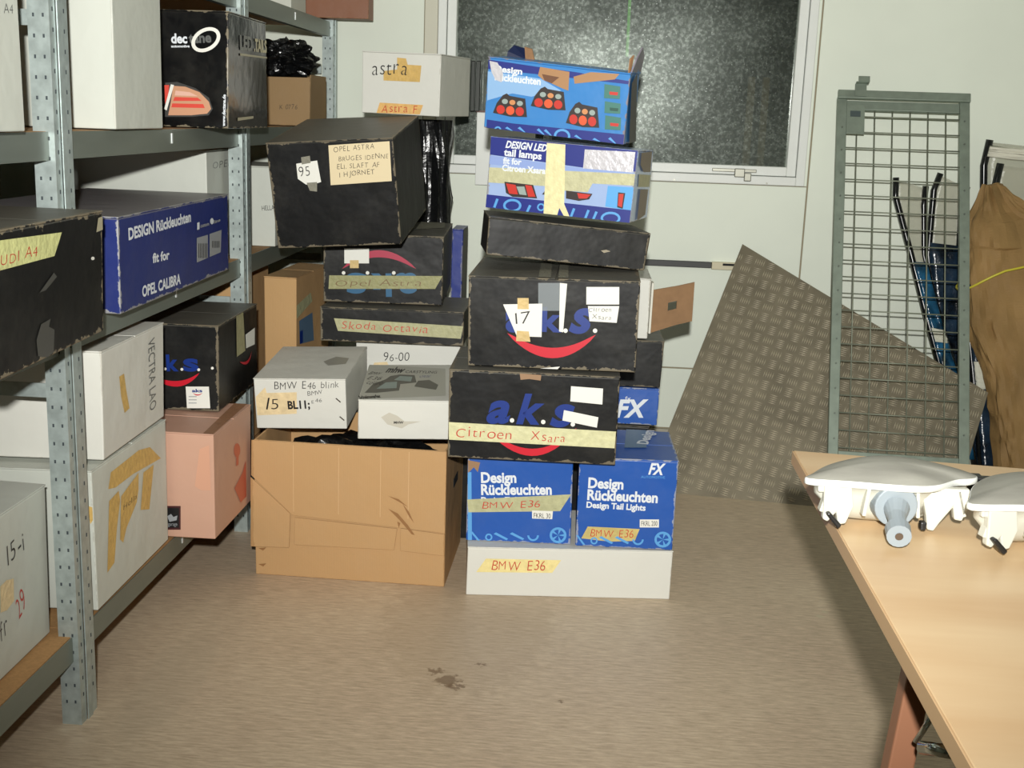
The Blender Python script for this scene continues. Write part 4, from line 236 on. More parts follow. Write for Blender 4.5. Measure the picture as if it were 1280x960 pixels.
 'calibra': {'p': [-1.222, 2.906, 0.873, 0.4, 0.8, 0.212, 0.57, 0.0, 0.3], 'color': 'blue3', 'style': 'rscx', 'label': 'long blue box with three lines of white letters on middle shelf', 'cat': 'box', 'name': 'cardboard_box', 'wear': 0.6, 'warp': 0.003, 'group': None, 'it': [('t', 'lettering', 'R', 'whiteink', 'DESIGN Rückleuchten', (-0.3444, 0.1574), (0.078, 0.1629), 0.0261, 'cond'), ('t', 'lettering', 'R', 'whiteink', 'fit for', (-0.201, 0.0898), (-0.0871, 0.0862), 0.0221, 'cond'), ('t', 'lettering', 'R', 'whiteink', 'OPEL CALIBRA', (-0.2725, 0.0198), (-0.01, 0.0158), 0.0254, 'cond'), ('d', 'paper_label', 'R', 'greylabel', [(0.12, 0.1164), (0.213, 0.116), (0.2101, 0.0548), (0.1167, 0.0529)], None), ('d', 'paper_label', 'R', 'greylabel', [(0.2268, 0.1168), (0.3336, 0.1179), (0.3238, 0.0574), (0.2239, 0.0554)], None), ('d', 'barcode', 'R', 'dkgrey', [(0.1322, 0.1008), (0.1387, 0.1008), (0.1367, 0.063), (0.1302, 0.0627)], None), ('d', 'barcode', 'R', 'dkgrey', [(0.1452, 0.0995), (0.1517, 0.0995), (0.1498, 0.0616), (0.1432, 0.0613)], None), ('d', 'barcode', 'R', 'dkgrey', [(0.1583, 0.0982), (0.1649, 0.0982), (0.163, 0.0601), (0.1563, 0.0598)], None), ('d', 'barcode', 'R', 'dkgrey', [(0.1715, 0.0969), (0.1782, 0.0968), (0.1763, 0.0586), (0.1696, 0.0583)], None), ('d', 'barcode', 'R', 'dkgrey', [(0.1849, 0.0955), (0.1916, 0.0955), (0.1897, 0.0571), (0.183, 0.0568)], None), ('d', 'barcode', 'R', 'dkgrey', [(0.1983, 0.0942), (0.2051, 0.0941), (0.2033, 0.0556), (0.1964, 0.0553)], None), ('d', 'barcode', 'R', 'dkgrey', [(0.2466, 0.0958), (0.2536, 0.0957), (0.2528, 0.078), (0.2458, 0.0776)], None), ('d', 'barcode', 'R', 'dkgrey', [(0.2606, 0.0944), (0.2677, 0.0943), (0.2669, 0.0765), (0.2598, 0.0762)], None), ('d', 'barcode', 'R', 'dkgrey', [(0.2747, 0.093), (0.2818, 0.093), (0.281, 0.0751), (0.2739, 0.0747)], None), ('d', 'barcode', 'R', 'dkgrey', [(0.2889, 0.0916), (0.2961, 0.0915), (0.2953, 0.0736), (0.2881, 0.0732)], None), ('d', 'barcode', 'R', 'dkgrey', [(0.3033, 0.0902), (0.3105, 0.0901), (0.3098, 0.0721), (0.3025, 0.0717)], None), ('d', 'printed_mark', 'R', 'whiteink', [(0.122, 0.1552), (0.1415, 0.1556), (0.1406, 0.1372), (0.1211, 0.1369)], None), ('d', 'printed_mark', 'R', 'whiteink', [(0.2616, 0.1479), (0.2596, 0.1523), (0.2539, 0.1559), (0.246, 0.1576), (0.238, 0.1571), (0.232, 0.1545), (0.2297, 0.1505), (0.2316, 0.1461), (0.2373, 0.1425), (0.2452, 0.1407), (0.2532, 0.1412), (0.2593, 0.1438)], None), ('t', 'lettering', 'R', 'greylabel', 'custom', (0.1473, 0.1407), (0.221, 0.1406), 0.0082, 'bold'), ('t', 'lettering', 'R', 'greylabel', 'line', (0.2627, 0.1414), (0.32, 0.1431), 0.0085, 'bold')]},
 'opel_white': {'p': [-1.37, 3.566, 0.873, 0.5, 0.3, 0.325, 0.0, 0.0, 0.0], 'color': 'gwhite', 'style': 'mailer', 'label': 'white box behind the long blue box on middle shelf', 'cat': 'box', 'name': 'cardboard_box', 'wear': 0.1, 'warp': 0.003, 'group': None, 'it': [('t', 'handwriting', 'R', 'greyink', 'OPEL V', (-0.0955, 0.2711), (0.149, 0.2737), 0.0206, 'hand')]},
 'pink': {'p': [-1.113, 3.085, 0.212, 0.32, 0.33, 0.288, 0.0, 0.0, 0.0], 'color': 'pink', 'style': 'rsc', 'label': 'salmon pink carton with small black sticker on bottom shelf', 'cat': 'box', 'name': 'pink_carton', 'wear': 0.1, 'warp': 0.003, 'group': None, 'it': [('d', 'sticker', 'F', 'darkred', [(0.0258, 0.0851), (0.0686, 0.0876), (0.0669, 0.0215), (0.0239, 0.0189)], None), ('d', 'sticker_panel', 'F', 'blackink', [(0.0299, 0.0799), (0.0642, 0.0819), (0.0628, 0.0268), (0.0284, 0.0247)], None), ('d', 'sticker_print', 'F', 'greylabel', [(0.0314, 0.0569), (0.0423, 0.0641), (0.0485, 0.0557), (0.0594, 0.0608), (0.0569, 0.0474), (0.0375, 0.0418)], None), ('t', 'lettering', 'F', 'greylabel', 'garage', (0.0329, 0.0305), (0.0586, 0.0321), 0.0066, 'print'), ('d', 'packing_tape', 'F', 'shinytape', [(0.1232, 0.2466), (0.1486, 0.2587), (0.1504, 0.1361), (0.125, 0.1346), (0.1082, 0.1445)], None), ('d', 'packing_tape', 'T', 'kraftd2', [(0.1327, -0.164), (0.159, -0.164), (0.1504, 0.164), (0.1131, 0.164)], None), ('d', 'printed_glass', 'R', 'redink2', [(0.06, 0.1819), (0.0565, 0.1932), (0.046, 0.2036), (0.0315, 0.2103), (0.0168, 0.2116), (0.0058, 0.2071), (0.0015, 0.1982), (0.0048, 0.1871), (0.015, 0.1767), (0.0295, 0.1699), (0.0443, 0.1684), (0.0555, 0.1728)], None), ('d', 'printed_stem', 'R', 'redink2', [(0.0223, 0.1742), (0.0444, 0.1702), (0.0432, 0.1453), (0.0209, 0.1472)], None), ('d', 'printed_arrow', 'R', 'redink2', [(0.0032, 0.0884), (0.0795, 0.1114), (0.1117, 0.1371), (0.1147, 0.0299), (0.0603, 0.0285)], None)]},
 'aks_shelf': {'p': [-1.185, 3.334, 0.502, 0.35, 0.408, 0.24, 0.86, 0.0, 0.0],
               'color': 'black',
               'style': 'rsc',
               'label': 'black box with blue letters and red smile on top of pink carton',
               'cat': 'box',
               'name': 'cardboard_box',
               'wear': 0.55,
               'warp': 0.003,
               'group': None,
               'it': [('t', 'lettering', 'F', 'aksblue', 'k', (0.0319, 0.1094), (0.0652, 0.111), 0.0446, 'bold'), ('t', 'lettering', 'F', 'aksblue', 's', (0.0785, 0.1116), (0.1206, 0.1136), 0.0334, 'bold'), ('d', 'printed_dot', 'F', 'white', [(0.0315, 0.1139), (0.0311, 0.1158), (0.0296, 0.1172), (0.0276, 0.1177), (0.0256, 0.1171), (0.0241, 0.1155), (0.0235, 0.1135), (0.024, 0.1115), (0.0254, 0.1101), (0.0274, 0.1096), (0.0294, 0.1103), (0.0309, 0.1118)], None), ('d', 'printed_dot', 'F', 'white', [(0.0781, 0.1149), (0.0777, 0.1169), (0.0762, 0.1183), (0.0743, 0.1188), (0.0722, 0.1181), (0.0707, 0.1166), (0.0702, 0.1146), (0.0706, 0.1126), (0.0721, 0.1112), (0.074, 0.1107), (0.0761, 0.1114), (0.0776, 0.1129)], None), ('d', 'printed_dot', 'F', 'white', [(0.1247, 0.116), (0.1242, 0.118), (0.1228, 0.1194), (0.1208, 0.1199), (0.1188, 0.1192), (0.1173, 0.1177), (0.1167, 0.1156), (0.1172, 0.1137), (0.1186, 0.1123), (0.1206, 0.1118), (0.1226, 0.1125), (0.1241, 0.114)], None), ('d', 'printed_dot', 'F', 'white', [(0.1624, 0.1223), (0.1619, 0.1242), (0.1605, 0.1256), (0.1585, 0.1261), (0.1565, 0.1255), (0.155, 0.1239), (0.1544, 0.1219), (0.1549, 0.1199), (0.1564, 0.1185), (0.1583, 0.1181), (0.1603, 0.1187), (0.1618, 0.1202)], None), ('d', 'printed_smile', 'F', 'red', [(-0.0087, 0.0918), (0.0006, 0.0839), (0.0098, 0.0781), (0.0188, 0.0736), (0.0277, 0.0701), (0.0364, 0.0676), (0.045, 0.0661), (0.0535, 0.0656), (0.0618, 0.066), (0.07, 0.0675), (0.078, 0.0699), (0.0858, 0.0733), (0.0935, 0.0777), (0.101, 0.0831), (0.1084, 0.0896), (0.1156, 0.0972), (0.1227, 0.107), (-0.0087, 0.0918), (0.0008, 0.0897), (0.01, 0.087), (0.0191, 0.0846), (0.0281, 0.0829), (0.0368, 0.0817), (0.0455, 0.0811), (0.0539, 0.0811), (0.0622, 0.0818), (0.0704, 0.083), (0.0783, 0.0849), (0.0861, 0.0874), (0.0938, 0.0905), (0.1013, 0.0942), (0.1086, 0.0984), (0.1158, 0.103), (0.1227, 0.107)], 'ring'), ('d', 'paper_label', 'F', 'white', [(0.0841, 0.0671), (0.1485, 0.0702), (0.1518, 0.0096), (0.0871, 0.0064)], None), ('t', 'lettering', 'F', 'aksblue', 'aks', (0.1015, 0.0522), (0.1304, 0.0536), 0.009, 'bold'), ('d', 'printed_smile', 'F', 'red', [(0.1037, 0.0501), (0.1053, 0.0483), (0.1069, 0.0469), (0.1086, 0.0458), (0.1102, 0.0449), (0.1119, 0.0442), (0.1135, 0.0438), (0.1152, 0.0436), (0.1169, 0.0435), (0.1186, 0.0437), (0.1202, 0.0441), (0.1219, 0.0447), (0.1236, 0.0456), (0.1253, 0.0466), (0.127, 0.0479), (0.1287, 0.0494), (0.1304, 0.0514), (0.1037, 0.0501), (0.1053, 0.0494), (0.107, 0.0487), (0.1086, 0.048), (0.1103, 0.0475), (0.112, 0.0471), (0.1136, 0.0468), (0.1153, 0.0467), (0.117, 0.0467), (0.1186, 0.0468), (0.1203, 0.0471), (0.122, 0.0476), (0.1237, 0.0481), (0.1253, 0.0488), (0.127, 0.0496), (0.1287, 0.0506), (0.1304, 0.0514)], 'ring'), ('d', 'printed_line', 'F', 'greylabel', [(0.0923, 0.0405), (0.1146, 0.0416), (0.1146, 0.0394), (0.0923, 0.0383)], None), ('d', 'printed_line', 'F', 'greylabel', [(0.0921, 0.0315), (0.1144, 0.0326), (0.1144, 0.0303), (0.0921, 0.0293)], None), ('d', 'printed_line', 'F', 'greylabel', [(0.0919, 0.0225), (0.1142, 0.0236), (0.1142, 0.0213), (0.0918, 0.0202)], None), ('d', 'masking_tape', 'R', 'tapeK2', [(-0.0319, 0.239), (0.0417, 0.2381), (0.0614, 0.1209), (-0.0304, 0.1198)], None), ('d', 'paper_label', 'R', 'white', [(0.0636, 0.1682), (0.1692, 0.1716), (0.167, 0.1204), (0.0702, 0.1264)], None), ('d', 'printed_smile', 'R', 'red', [(0.0014, 0.0994), (0.0137, 0.0933), (0.0256, 0.0887), (0.037, 0.0849), (0.0477, 0.082), (0.058, 0.0798), (0.0676, 0.0783), (0.0767, 0.0776), (0.0852, 0.0777), (0.093, 0.0785), (0.1003, 0.0802), (0.1069, 0.0826), (0.1129, 0.0858), (0.1183, 0.0898), (0.123, 0.0946), (0.127, 0.1004), (0.1305, 0.1077), (0.0014, 0.0994), (0.0139, 0.0968), (0.0259, 0.094), (0.0373, 0.0916), (0.0481, 0.0897), (0.0584, 0.0883), (0.0681, 0.0874), (0.0771, 0.0871), (0.0856, 0.0873), (0.0935, 0.088), (0.1007, 0.0894), (0.1073, 0.0912), (0.1133, 0.0936), (0.1186, 0.0966), (0.1232, 0.1001), (0.1272, 0.104), (0.1305, 0.1077)], 'ring')]},
 'support_p': {'p': [-1.26, 3.4, 0.212, 0.35, 0.26, 0.285, 0.0, 0.0, 0.0], 'color': 'kraft2', 'style': 'rsc', 'label': 'brown carton behind the pink carton on bottom shelf', 'cat': 'box', 'name': 'brown_carton', 'wear': 0.2, 'warp': 0.003, 'group': None, 'it': []},
 'white_tape': {'p': [-1.292, 2.66, 0.212, 0.45, 0.467, 0.325, 0.57, 0.0, -0.5], 'color': 'gwhite', 'style': 'rsc', 'label': 'white box patched with yellowed tape on bottom shelf, right of post', 'cat': 'box', 'name': 'cardboard_box', 'wear': 0.15, 'warp': 0.003, 'group': None, 'it': [('d', 'masking_tape', 'R', 'tapeO2', [(-0.1478, 0.2571), (-0.1299, 0.2912), (0.043, 0.2956), (0.1168, 0.2832), (0.1905, 0.2336), (0.0015, 0.248), (-0.1069, 0.2481)], None), ('d', 'masking_tape', 'R', 'tapeO2', [(-0.1466, 0.2284), (-0.0893, 0.2349), (-0.0826, 0.2096), (-0.1088, 0.1506), (-0.1319, 0.0755), (-0.1751, 0.067)], None), ('d', 'masking_tape', 'R', 'tapeO2', [(-0.0768, 0.2174), (0.0369, 0.2414), (0.0321, 0.1987), (0.0188, 0.1728), (-0.0524, 0.1309), (-0.0754, 0.1035), (-0.0933, 0.1178)], None), ('d', 'masking_tape', 'R', 'tapeO2', [(0.0677, 0.2322), (0.139, 0.2317), (0.0997, 0.1278), (0.042, 0.1449)], None), ('d', 'masking_tape', 'F', 'tapeO2', [(0.2141, 0.2451), (0.224, 0.2423), (0.224, 0.2128), (0.2173, 0.203)], None), ('t', 'handwriting', 'R', 'blackink', 'Hella', (-0.0666, 0.179), (0.0199, 0.1825), 0.0133, 'hand')]},
 'white_upper': {'p': [-1.285, 2.675, 0.545, 0.45, 0.4, 0.248, 1.5, 0.0, -0.5], 'color': 'white', 'style': 'rsc', 'label': 'white box with one strip of tape, stacked on tape-patched white box', 'cat': 'box', 'name': 'cardboard_box', 'wear': 0.15, 'warp': 0.006, 'group': None, 'it': [('d', 'masking_tape', 'R', 'tapeO2', [(-0.1016, 0.1707), (-0.0715, 0.1717), (-0.0609, 0.1338), (-0.0414, 0.0817), (-0.0727, 0.0779), (-0.0926, 0.1222)], None), ('t', 'lettering', 'R', 'greyink', 'VECTRA LAO', (0.0882, 0.2206), (0.0956, 0.0385), 0.0451, 'down')]},
 'white_29': {'p': [-1.323, 2.195, 0.212, 0.4, 0.25, 0.335, 0.56, 0.0, 1.5], 'color': 'gwhite', 'style': 'mailer', 'label': 'white box marked 29 in red, at left end of bottom shelf', 'cat': 'box', 'name': 'cardboard_box', 'wear': 0.1, 'warp': 0.003, 'group': None, 'it': [('t', 'handwriting', 'R', 'blackink', '15-i', (-0.0525, 0.2214), (0.0199, 0.2297), 0.0415, 'hand'), ('t', 'handwriting', 'R', 'redink', '29', (-0.0163, 0.0946), (0.0197, 0.1087), 0.0489, 'hand'), ('d', 'masking_tape', 'R', 'tapeB', [(-0.0872, 0.192), (-0.0608, 0.1947), (-0.0312, 0.1863), (-0.0341, 0.1399), (-0.0649, 0.1326), (-0.0908, 0.1386)], None), ('t', 'handwriting', 'R', 'blackink', 'fr', (-0.0946, 0.0816), (-0.0646, 0.085), 0.0372, 'hand')]},
 'orange_far': {'p': [-1.32, 3.92, 0.212, 0.36, 0.4, 0.595, 0.0, 0.0, 0.0], 'color': 'kraft2', 'style': 'rsc', 'label': 'orange-brown carton on bottom shelf beyond the far front post', 'cat': 'box', 'name': 'brown_carton', 'wear': 0.2, 'warp': 0.003, 'group': None, 'it': []},
 'grey_far': {'p': [-1.265, 4.06, 0.873, 0.42, 0.3, 0.262, 0.0, 0.0, 0.0], 'color': 'gwhite', 'style': 'mailer', 'label': 'light grey box on middle shelf beyond the far front post', 'cat': 'box', 'name': 'cardboard_box', 'wear': 0.1, 'warp': 0.003, 'group': None, 'it': [('t', 'lettering', 'F', 'dkgrey', 'HELLA', (0.1671, 0.1175), (0.209, 0.1219), 0.0156, 'print')]},
 'top_brown': {'p': [-1.1, 4.735, 1.662, 0.4, 0.09, 0.14, 0.0, 0.0, 0.0], 'color': 'redbrown', 'style': 'rsc', 'label': 'reddish brown carton overhanging the top shelf by the back wall', 'cat': 'box', 'name': 'brown_carton', 'wear': 0.3, 'warp': 0.003, 'group': None, 'it': []},
 'top_white': {'p': [-1.26, 4.45, 1.662, 0.3, 0.22, 0.12, 0.0, 0.0, 0.0], 'color': 'gwhite', 'style': 'mailer', 'label': 'white box on the top shelf beside reddish brown carton', 'cat': 'box', 'name': 'cardboard_box', 'wear': 0.1, 'warp': 0.003, 'group': None, 'it': []},
 'card': {'p': [-1.13, 4.32, 1.263, 0.245, 0.24, 0.175, 0.0, 0.0, 0.0], 'color': 'kraftbag', 'style': 'open2', 'label': 'small open brown box under a crumpled black bag on upper shelf', 'cat': 'box', 'name': 'cardboard_box', 'wear': 0.3, 'warp': 0.003, 'group': None, 'it': [('t', 'handwriting', 'F', 'darkink', 'K 0776', (0.0163, 0.0557), (0.0783, 0.0579), 0.0162, 'hand')]},
 'blue_small': {'p': [-1.45, 2.1, 0.873, 0.24, 0.45, 0.26, 0.0, 0.0, 0.0], 'color': 'blue3', 'style': 'mailer', 'label': 'blue box behind the worn black box on middle shelf', 'cat': 'box', 'name': 'cardboard_box', 'wear': 0.4, 'warp': 0.003, 'group': None, 'it': []}}
def hand_jit(bm_verts,off,amp,rng):
    a=rng.uniform(-.10,.10); dy=rng.uniform(-.06,.06); s=rng.uniform(.88,1.1)
    return [(off+ (x*math.cos(a)-y*math.sin(a))*s*.9, dy+(x*math.sin(a)+y*math.cos(a))*s,0) for x,y in bm_verts]
TXC={}
def glyphs(s,style):
    """flat letter shapes as (verts,faces), from Blender's built-in font"""
    key=(s,style)
    if key in TXC: return TXC[key]
    c=bpy.data.curves.new('t','FONT'); c.body=s; c.size=1; c.resolution_u=3 if len(s)>1 else 5
    if style in('bold','boldit','bold180','cond','vert'): c.offset=.036
    if style=='boldit': c.shear=.28
    if style=='hand': c.offset=-.012; c.shear=.12
    o=bpy.data.objects.new('t',c); COL.objects.link(o)
    me=bpy.data.meshes.new_from_object(o.evaluated_get(bpy.context.evaluated_depsgraph_get()))
    r=([(v.co.x,v.co.y) for v in me.vertices],[tuple(p.vertices) for p in me.polygons])
    bpy.data.objects.remove(o); bpy.data.curves.remove(c); bpy.data.meshes.remove(me)
    TXC[key]=r; return r
def textmesh(s,style):
    if style!='hand': return glyphs(s,style)
    rng=random.Random(s); V=[];F=[];x=0
    for ch in s:
        if ch==' ': x+=.35; continue
        v,f=glyphs(ch,'hand')
        if not v: x+=.3; continue
        x0=min(p[0] for p in v);x1=max(p[0] for p in v)
        n=len(V); V+=[(p[0],p[1]) for p in hand_jit([(p[0]-x0,p[1]) for p in v],x,0,rng)]; F+=[tuple(n+i for i in q) for q in f]
        x+=(x1-x0)*.95+.09
    return V,F
HOSTS=('paper_label','paper_note','masking_tape','printed_lamp','printed_headlamp','sticker','printed_picture','printed_panel')
class Carton:
    def __init__(s,key,D):
        s.key=key;s.D=D; p=D['p']; s.w,s.d,s.h=p[3:6]
        s.root=empty(D['name'],p[:3],tuple(math.radians(a) for a in (p[7],p[8],p[6])))
        tag(s.root,D['label'],D['cat'],D.get('group'))
        rng=random.Random(key); a=D['warp']
        s.cw={(i,j,k):Vector((rng.uniform(-a,a),rng.uniform(-a,a),rng.uniform(-a,0)*(k>0))) for i in(0,1) for j in(0,1) for k in(0,1)}
        s.m=cardmat(key,D['color'],s.w,s.d,s.h,D['wear']); s.n=0
    def wp(s,v):
        x=min(max(v[0]/s.w+.5,0),1);y=min(max(v[1]/s.d+.5,0),1);z=min(max(v[2]/s.h,0),1); o=Vector(v)
        for (i,j,k),c in s.cw.items(): o+=c*((x if i else 1-x)*(y if j else 1-y)*(z if k else 1-z))
        return o
    def slab(s,name,x0,x1,y0,y1,z0,z1,m=None,bev=.002,cuts=0):
        bm=bmesh.new(); vs=[bm.verts.new(v) for v in cubev(x0,x1,y0,y1,z0,z1)]
        for f in CF: bm.faces.new([vs[i] for i in f])
        bmesh.ops.recalc_face_normals(bm,faces=bm.faces)
        if bev: bmesh.ops.bevel(bm,geom=bm.edges[:],offset=bev,segments=2,affect='EDGES',profile=.5)
        for ax,(lo,hi) in enumerate(((x0,x1),(y0,y1),(z0,z1))):
            k=math.floor(lo/.07)+1
            while k*.07<hi-.004:
                if k*.07>lo+.004:
                    co=[0,0,0];no=[0,0,0];co[ax]=k*.07;no[ax]=1
                    bmesh.ops.bisect_plane(bm,geom=bm.verts[:]+bm.edges[:]+bm.faces[:],plane_co=co,plane_no=no,dist=1e-6)
                k+=1
        for v in bm.verts: v.co=s.wp(v.co)
        me=bpy.data.meshes.new(name); bm.to_mesh(me); bm.free(); return link(name,me,s.root,m or s.m)
    def fp(s,face,u,v,off):
        w,d,h=s.w,s.d,s.h
        q={'F':(u,-d/2,v),'R':(w/2,u,v),'T':(u,v,h)}[face]; n={'F':(0,-1,0),'R':(1,0,0),'T':(0,0,1)}[face]
        return s.wp(q)+Vector(n)*off
    def lay(s,name,face,UV,F,m,off,cell=.035):
        """flat print or tape on a face: cut into a fine grid so that it follows the bent cardboard"""
        bm=bmesh.new(); vs=[bm.verts.new((u,v,0)) for u,v in UV]
        for f in F:
            try: bm.faces.new([vs[i] for i in f])
            except ValueError: pass
        for ax in(0,1):
            lo=min(q[ax] for q in UV);hi=max(q[ax] for q in UV); k=math.floor(lo/cell)+1
            while k*cell<hi:
                co=[0,0,0];no=[0,0,0];co[ax]=k*cell;no[ax]=1
                bmesh.ops.bisect_plane(bm,geom=bm.verts[:]+bm.edges[:]+bm.faces[:],plane_co=co,plane_no=no,dist=1e-6); k+=1
        for v in bm.verts: v.co=s.fp(face,v.co.x,v.co.y,off)
        cx=sum(q[0] for q in UV)/len(UV);cy=sum(q[1] for q in UV)/len(UV); par=s.root
        for f2,x0,x1,y0,y1,o2 in reversed(s.hosts):
            if f2==face and x0<cx<x1 and y0<cy<y1: par=o2; break
        me=bpy.data.meshes.new(name); bm.to_mesh(me); bm.free(); o=link(name,me,par,m)
        if par is s.root and name in HOSTS: s.hosts.append((face,min(q[0] for q in UV),max(q[0] for q in UV),min(q[1] for q in UV),max(q[1] for q in UV),o))
        return o
    def deco(s):
        s.hosts=[]
        for it in s.D['it']:
            s.n+=1; off=.0008+.00009*s.n+(.0068 if s.D['style']=='open' and it[1]=='scuff' else 0)
            if it[0]=='d':
                _,name,face,col,pts,label=it
                if label=='ring':
                    k=len(pts)//2; F=[(i,i+1,k+i+1,k+i) for i in range(k-1)]
                else: F=[tuple(range(len(pts)))]
                s.lay(name,face,pts,F,flat(col),off); continue
            _,name,face,col,st,A,B,cap,style=it
            v,f=textmesh(st,style)
            if not v: continue
            x0=min(p[0] for p in v);x1=max(p[0] for p in v);y1=max(p[1] for p in v)
            A=Vector(A);B=Vector(B);e=B-A;L=e.length;e/=L;n=Vector((-e.y,e.x))
            UV=[]
            for x,y in v:
                q=A+e*((x-x0)/(x1-x0)*L)+n*(y/y1*cap); UV.append((q.x,q.y))
            if style=='hand' and len(st)<=2:
                k=0
                for ch in st:
                    cv,cf=glyphs(ch,'hand'); s.lay(name,face,UV[k:k+len(cv)],cf,flat(col),off,9); k+=len(cv)
            else: s.lay(name,face,UV,f,flat(col),off,9)
    def build(s):
        w,d,h=s.w,s.d,s.h; st=s.D['style']
        if st=='open':
            t=.005
            s.slab('bottom_panel',-w/2+t,w/2-t,-d/2+t,d/2-t,.0,t,bev=.001)
            s.slab('front_panel',-w/2,w/2,-d/2,-d/2+t,0,h); s.slab('back_panel',-w/2,w/2,d/2-t,d/2,0,h)
            s.slab('side_panel',-w/2,-w/2+t,-d/2+t,d/2-t,0,h); s.slab('side_panel',w/2-t,w/2,-d/2+t,d/2-t,0,h)
            y=-d/2
            def fl(name,poly,y0,y1): 
                b=MB(); b.prism(poly,1,y0,y1); return b.build(name,mat('crease_light',(206,172,128),.8) if name=='crease' else s.m,s.root,bev=0 if name=='crease' else .0012)
            fl('flap',[(-w/2-.006,.30),(-w/2-.004,h-.002),(w/2,h-.004),(w/2+.001,.163),(-.168+.008,.188),(-.168,.192)],y-.006,y-.0015)
            fl('folded_tab',[(-w/2-.008,.088),(-w/2-.006,.296),(-.168,.194),(-.172,.092)],y-.012,y-.007)
            fl('folded_tab',[(-.158,.10),(-.156,.182),(.140,.168),(.132,.104)],y-.008,y-.003)
            fl('folded_tab',[(.150,.103),(.150,.170),(w/2+.001,.160),(w/2+.001,.096)],y-.0085,y-.0035)
            for xx in(-.16,-.03,.09,.17):
                fl('crease',[(xx,.20),(xx,h-.01),(xx+.0016,h-.01),(xx+.0016,.20)],y-.0072,y-.006)
            b=MB(); b.box(w/2+.0005,w/2+.002,-.04,.05,.25,.275); b.build('hand_hole',DARK,s.root)
        elif st=='open2':
            t=.004
            s.slab('bottom_panel',-w/2+t,w/2-t,-d/2+t,d/2-t,.0,t,bev=.001)
            s.slab('front_panel',-w/2,w/2,-d/2,-d/2+t,0,h-.01); s.slab('back_panel',-w/2,w/2,d/2-t,d/2,0,h)
            s.slab('side_panel',-w/2,-w/2+t,-d/2+t,d/2-t,0,h); s.slab('side_panel',w/2-t,w/2,-d/2+t,d/2-t,0,h)
        else:
            s.slab('body',-w/2,w/2,-d/2,d/2,0,h-.0038,bev=.0028)
            o=.0008; z0,z1=h-.0036,h
            if st in('rsc','torn'):
                s.slab('flap',-w/2-o,w/2+o,-d/2-o,-.002,z0,z1,bev=.001); s.slab('flap',-w/2-o,w/2+o,.002,d/2+o,z0,z1,bev=.001)
            elif st=='rscy':
                g=w*.0; s.slab('flap',-w/2-o,.0035,-d/2-o,d/2+o,z0,z1,bev=.001); s.slab('flap',.0115,w/2+o,-d/2-o,d/2+o,z0,z1,bev=.001)
            elif st=='rscx':
                s.slab('lid',-w/2-o,w/2+o,-d/2-o,d/2+o,z0,z1,bev=.001)
            else: s.slab('lid',-w/2-o,w/2+o,-d/2-o,d/2+o,z0,z1,bev=.001)
            if st=='flapright':
                kr=mat('kraft_inside',(140,108,76),.8,var=.08,vs=40); x=w/2
                P=lambda a,b:Vector((x+.002+.135*a,-d/2+.015+.03*a,.015+.045*a+(.135-.02*a)*b))
                us=[0,.42,.62,1];vs=[0,.42,.62,1];V=[];F=[]
                for a in us:
                    for b in vs: V.append(P(a,b)+Vector((0,0,.006*math.sin(b*9+a*4)*(a>.9))))
                for i in range(3):
                    for j in range(3):
                        if (i,j)!=(1,1): k=i*4+j; F.append((k,k+4,k+5,k+1))
                pd('open_flap',V,F,kr,s.root,solid=.005)
                s.slab('inner_flap',w/2+.001,w/2+.008,-d/2-.02,-d/2+.03,.02,h-.01,m=mat('white_card',(220,218,205),.7))
            if st=='torn':
                kr=mat('kraft_torn',(160,120,84),.85,var=.12,vs=60)
                pd('torn_flap',[(w/2-.004,-d/2+.01,h-.005),(w/2-.004,d/2-.01,h-.01),(w/2+.003,d/2-.02,h+.04),(w/2+.006,0,h+.062),(w/2+.002,-d/2+.03,h+.03)],[(0,1,2,3,4)],s.m,s.root,solid=.004)
                pd('torn_flap',[(w/2-.010,-d/2+.005,h-.05),(w/2-.010,-d/2+.03,h-.01),(w/2-.006,-d/2+.03,h+.04),(w/2-.012,-d/2+.015,h+.03)],[(0,1,2,3)],kr,s.root,solid=.003)
                pd('torn_flap',[(-w/2+.01,d/2-.01,h-.004),(-w/2+.07,d/2-.01,h-.004),(-w/2+.075,d/2-.03,h+.024),(-w/2+.03,d/2-.02,h+.032),(-w/2+.012,d/2-.01,h+.014)],[(0,1,2,3,4)],mat('navy_card',(30,38,70),.5),s.root,solid=.004)
                pd('torn_flap',[(-w/2+.068,d/2-.02,h-.004),(-w/2+.095,d/2-.02,h-.004),(-w/2+.088,d/2-.035,h+.026),(-w/2+.066,d/2-.035,h+.030)],[(0,1,2,3)],kr,s.root,solid=.004)
        s.deco()
        if st=='tall': pd('side_panel',[s.fp('R',-d/2+.002,.002,.0012),s.fp('R',d/2-.002,.002,.0012),s.fp('R',d/2-.002,h-.004,.0012),s.fp('R',-d/2+.002,h-.004,.0012)],[(0,1,2,3)],mat('grey_card',(110,112,108),.6),s.root)
        return s.root
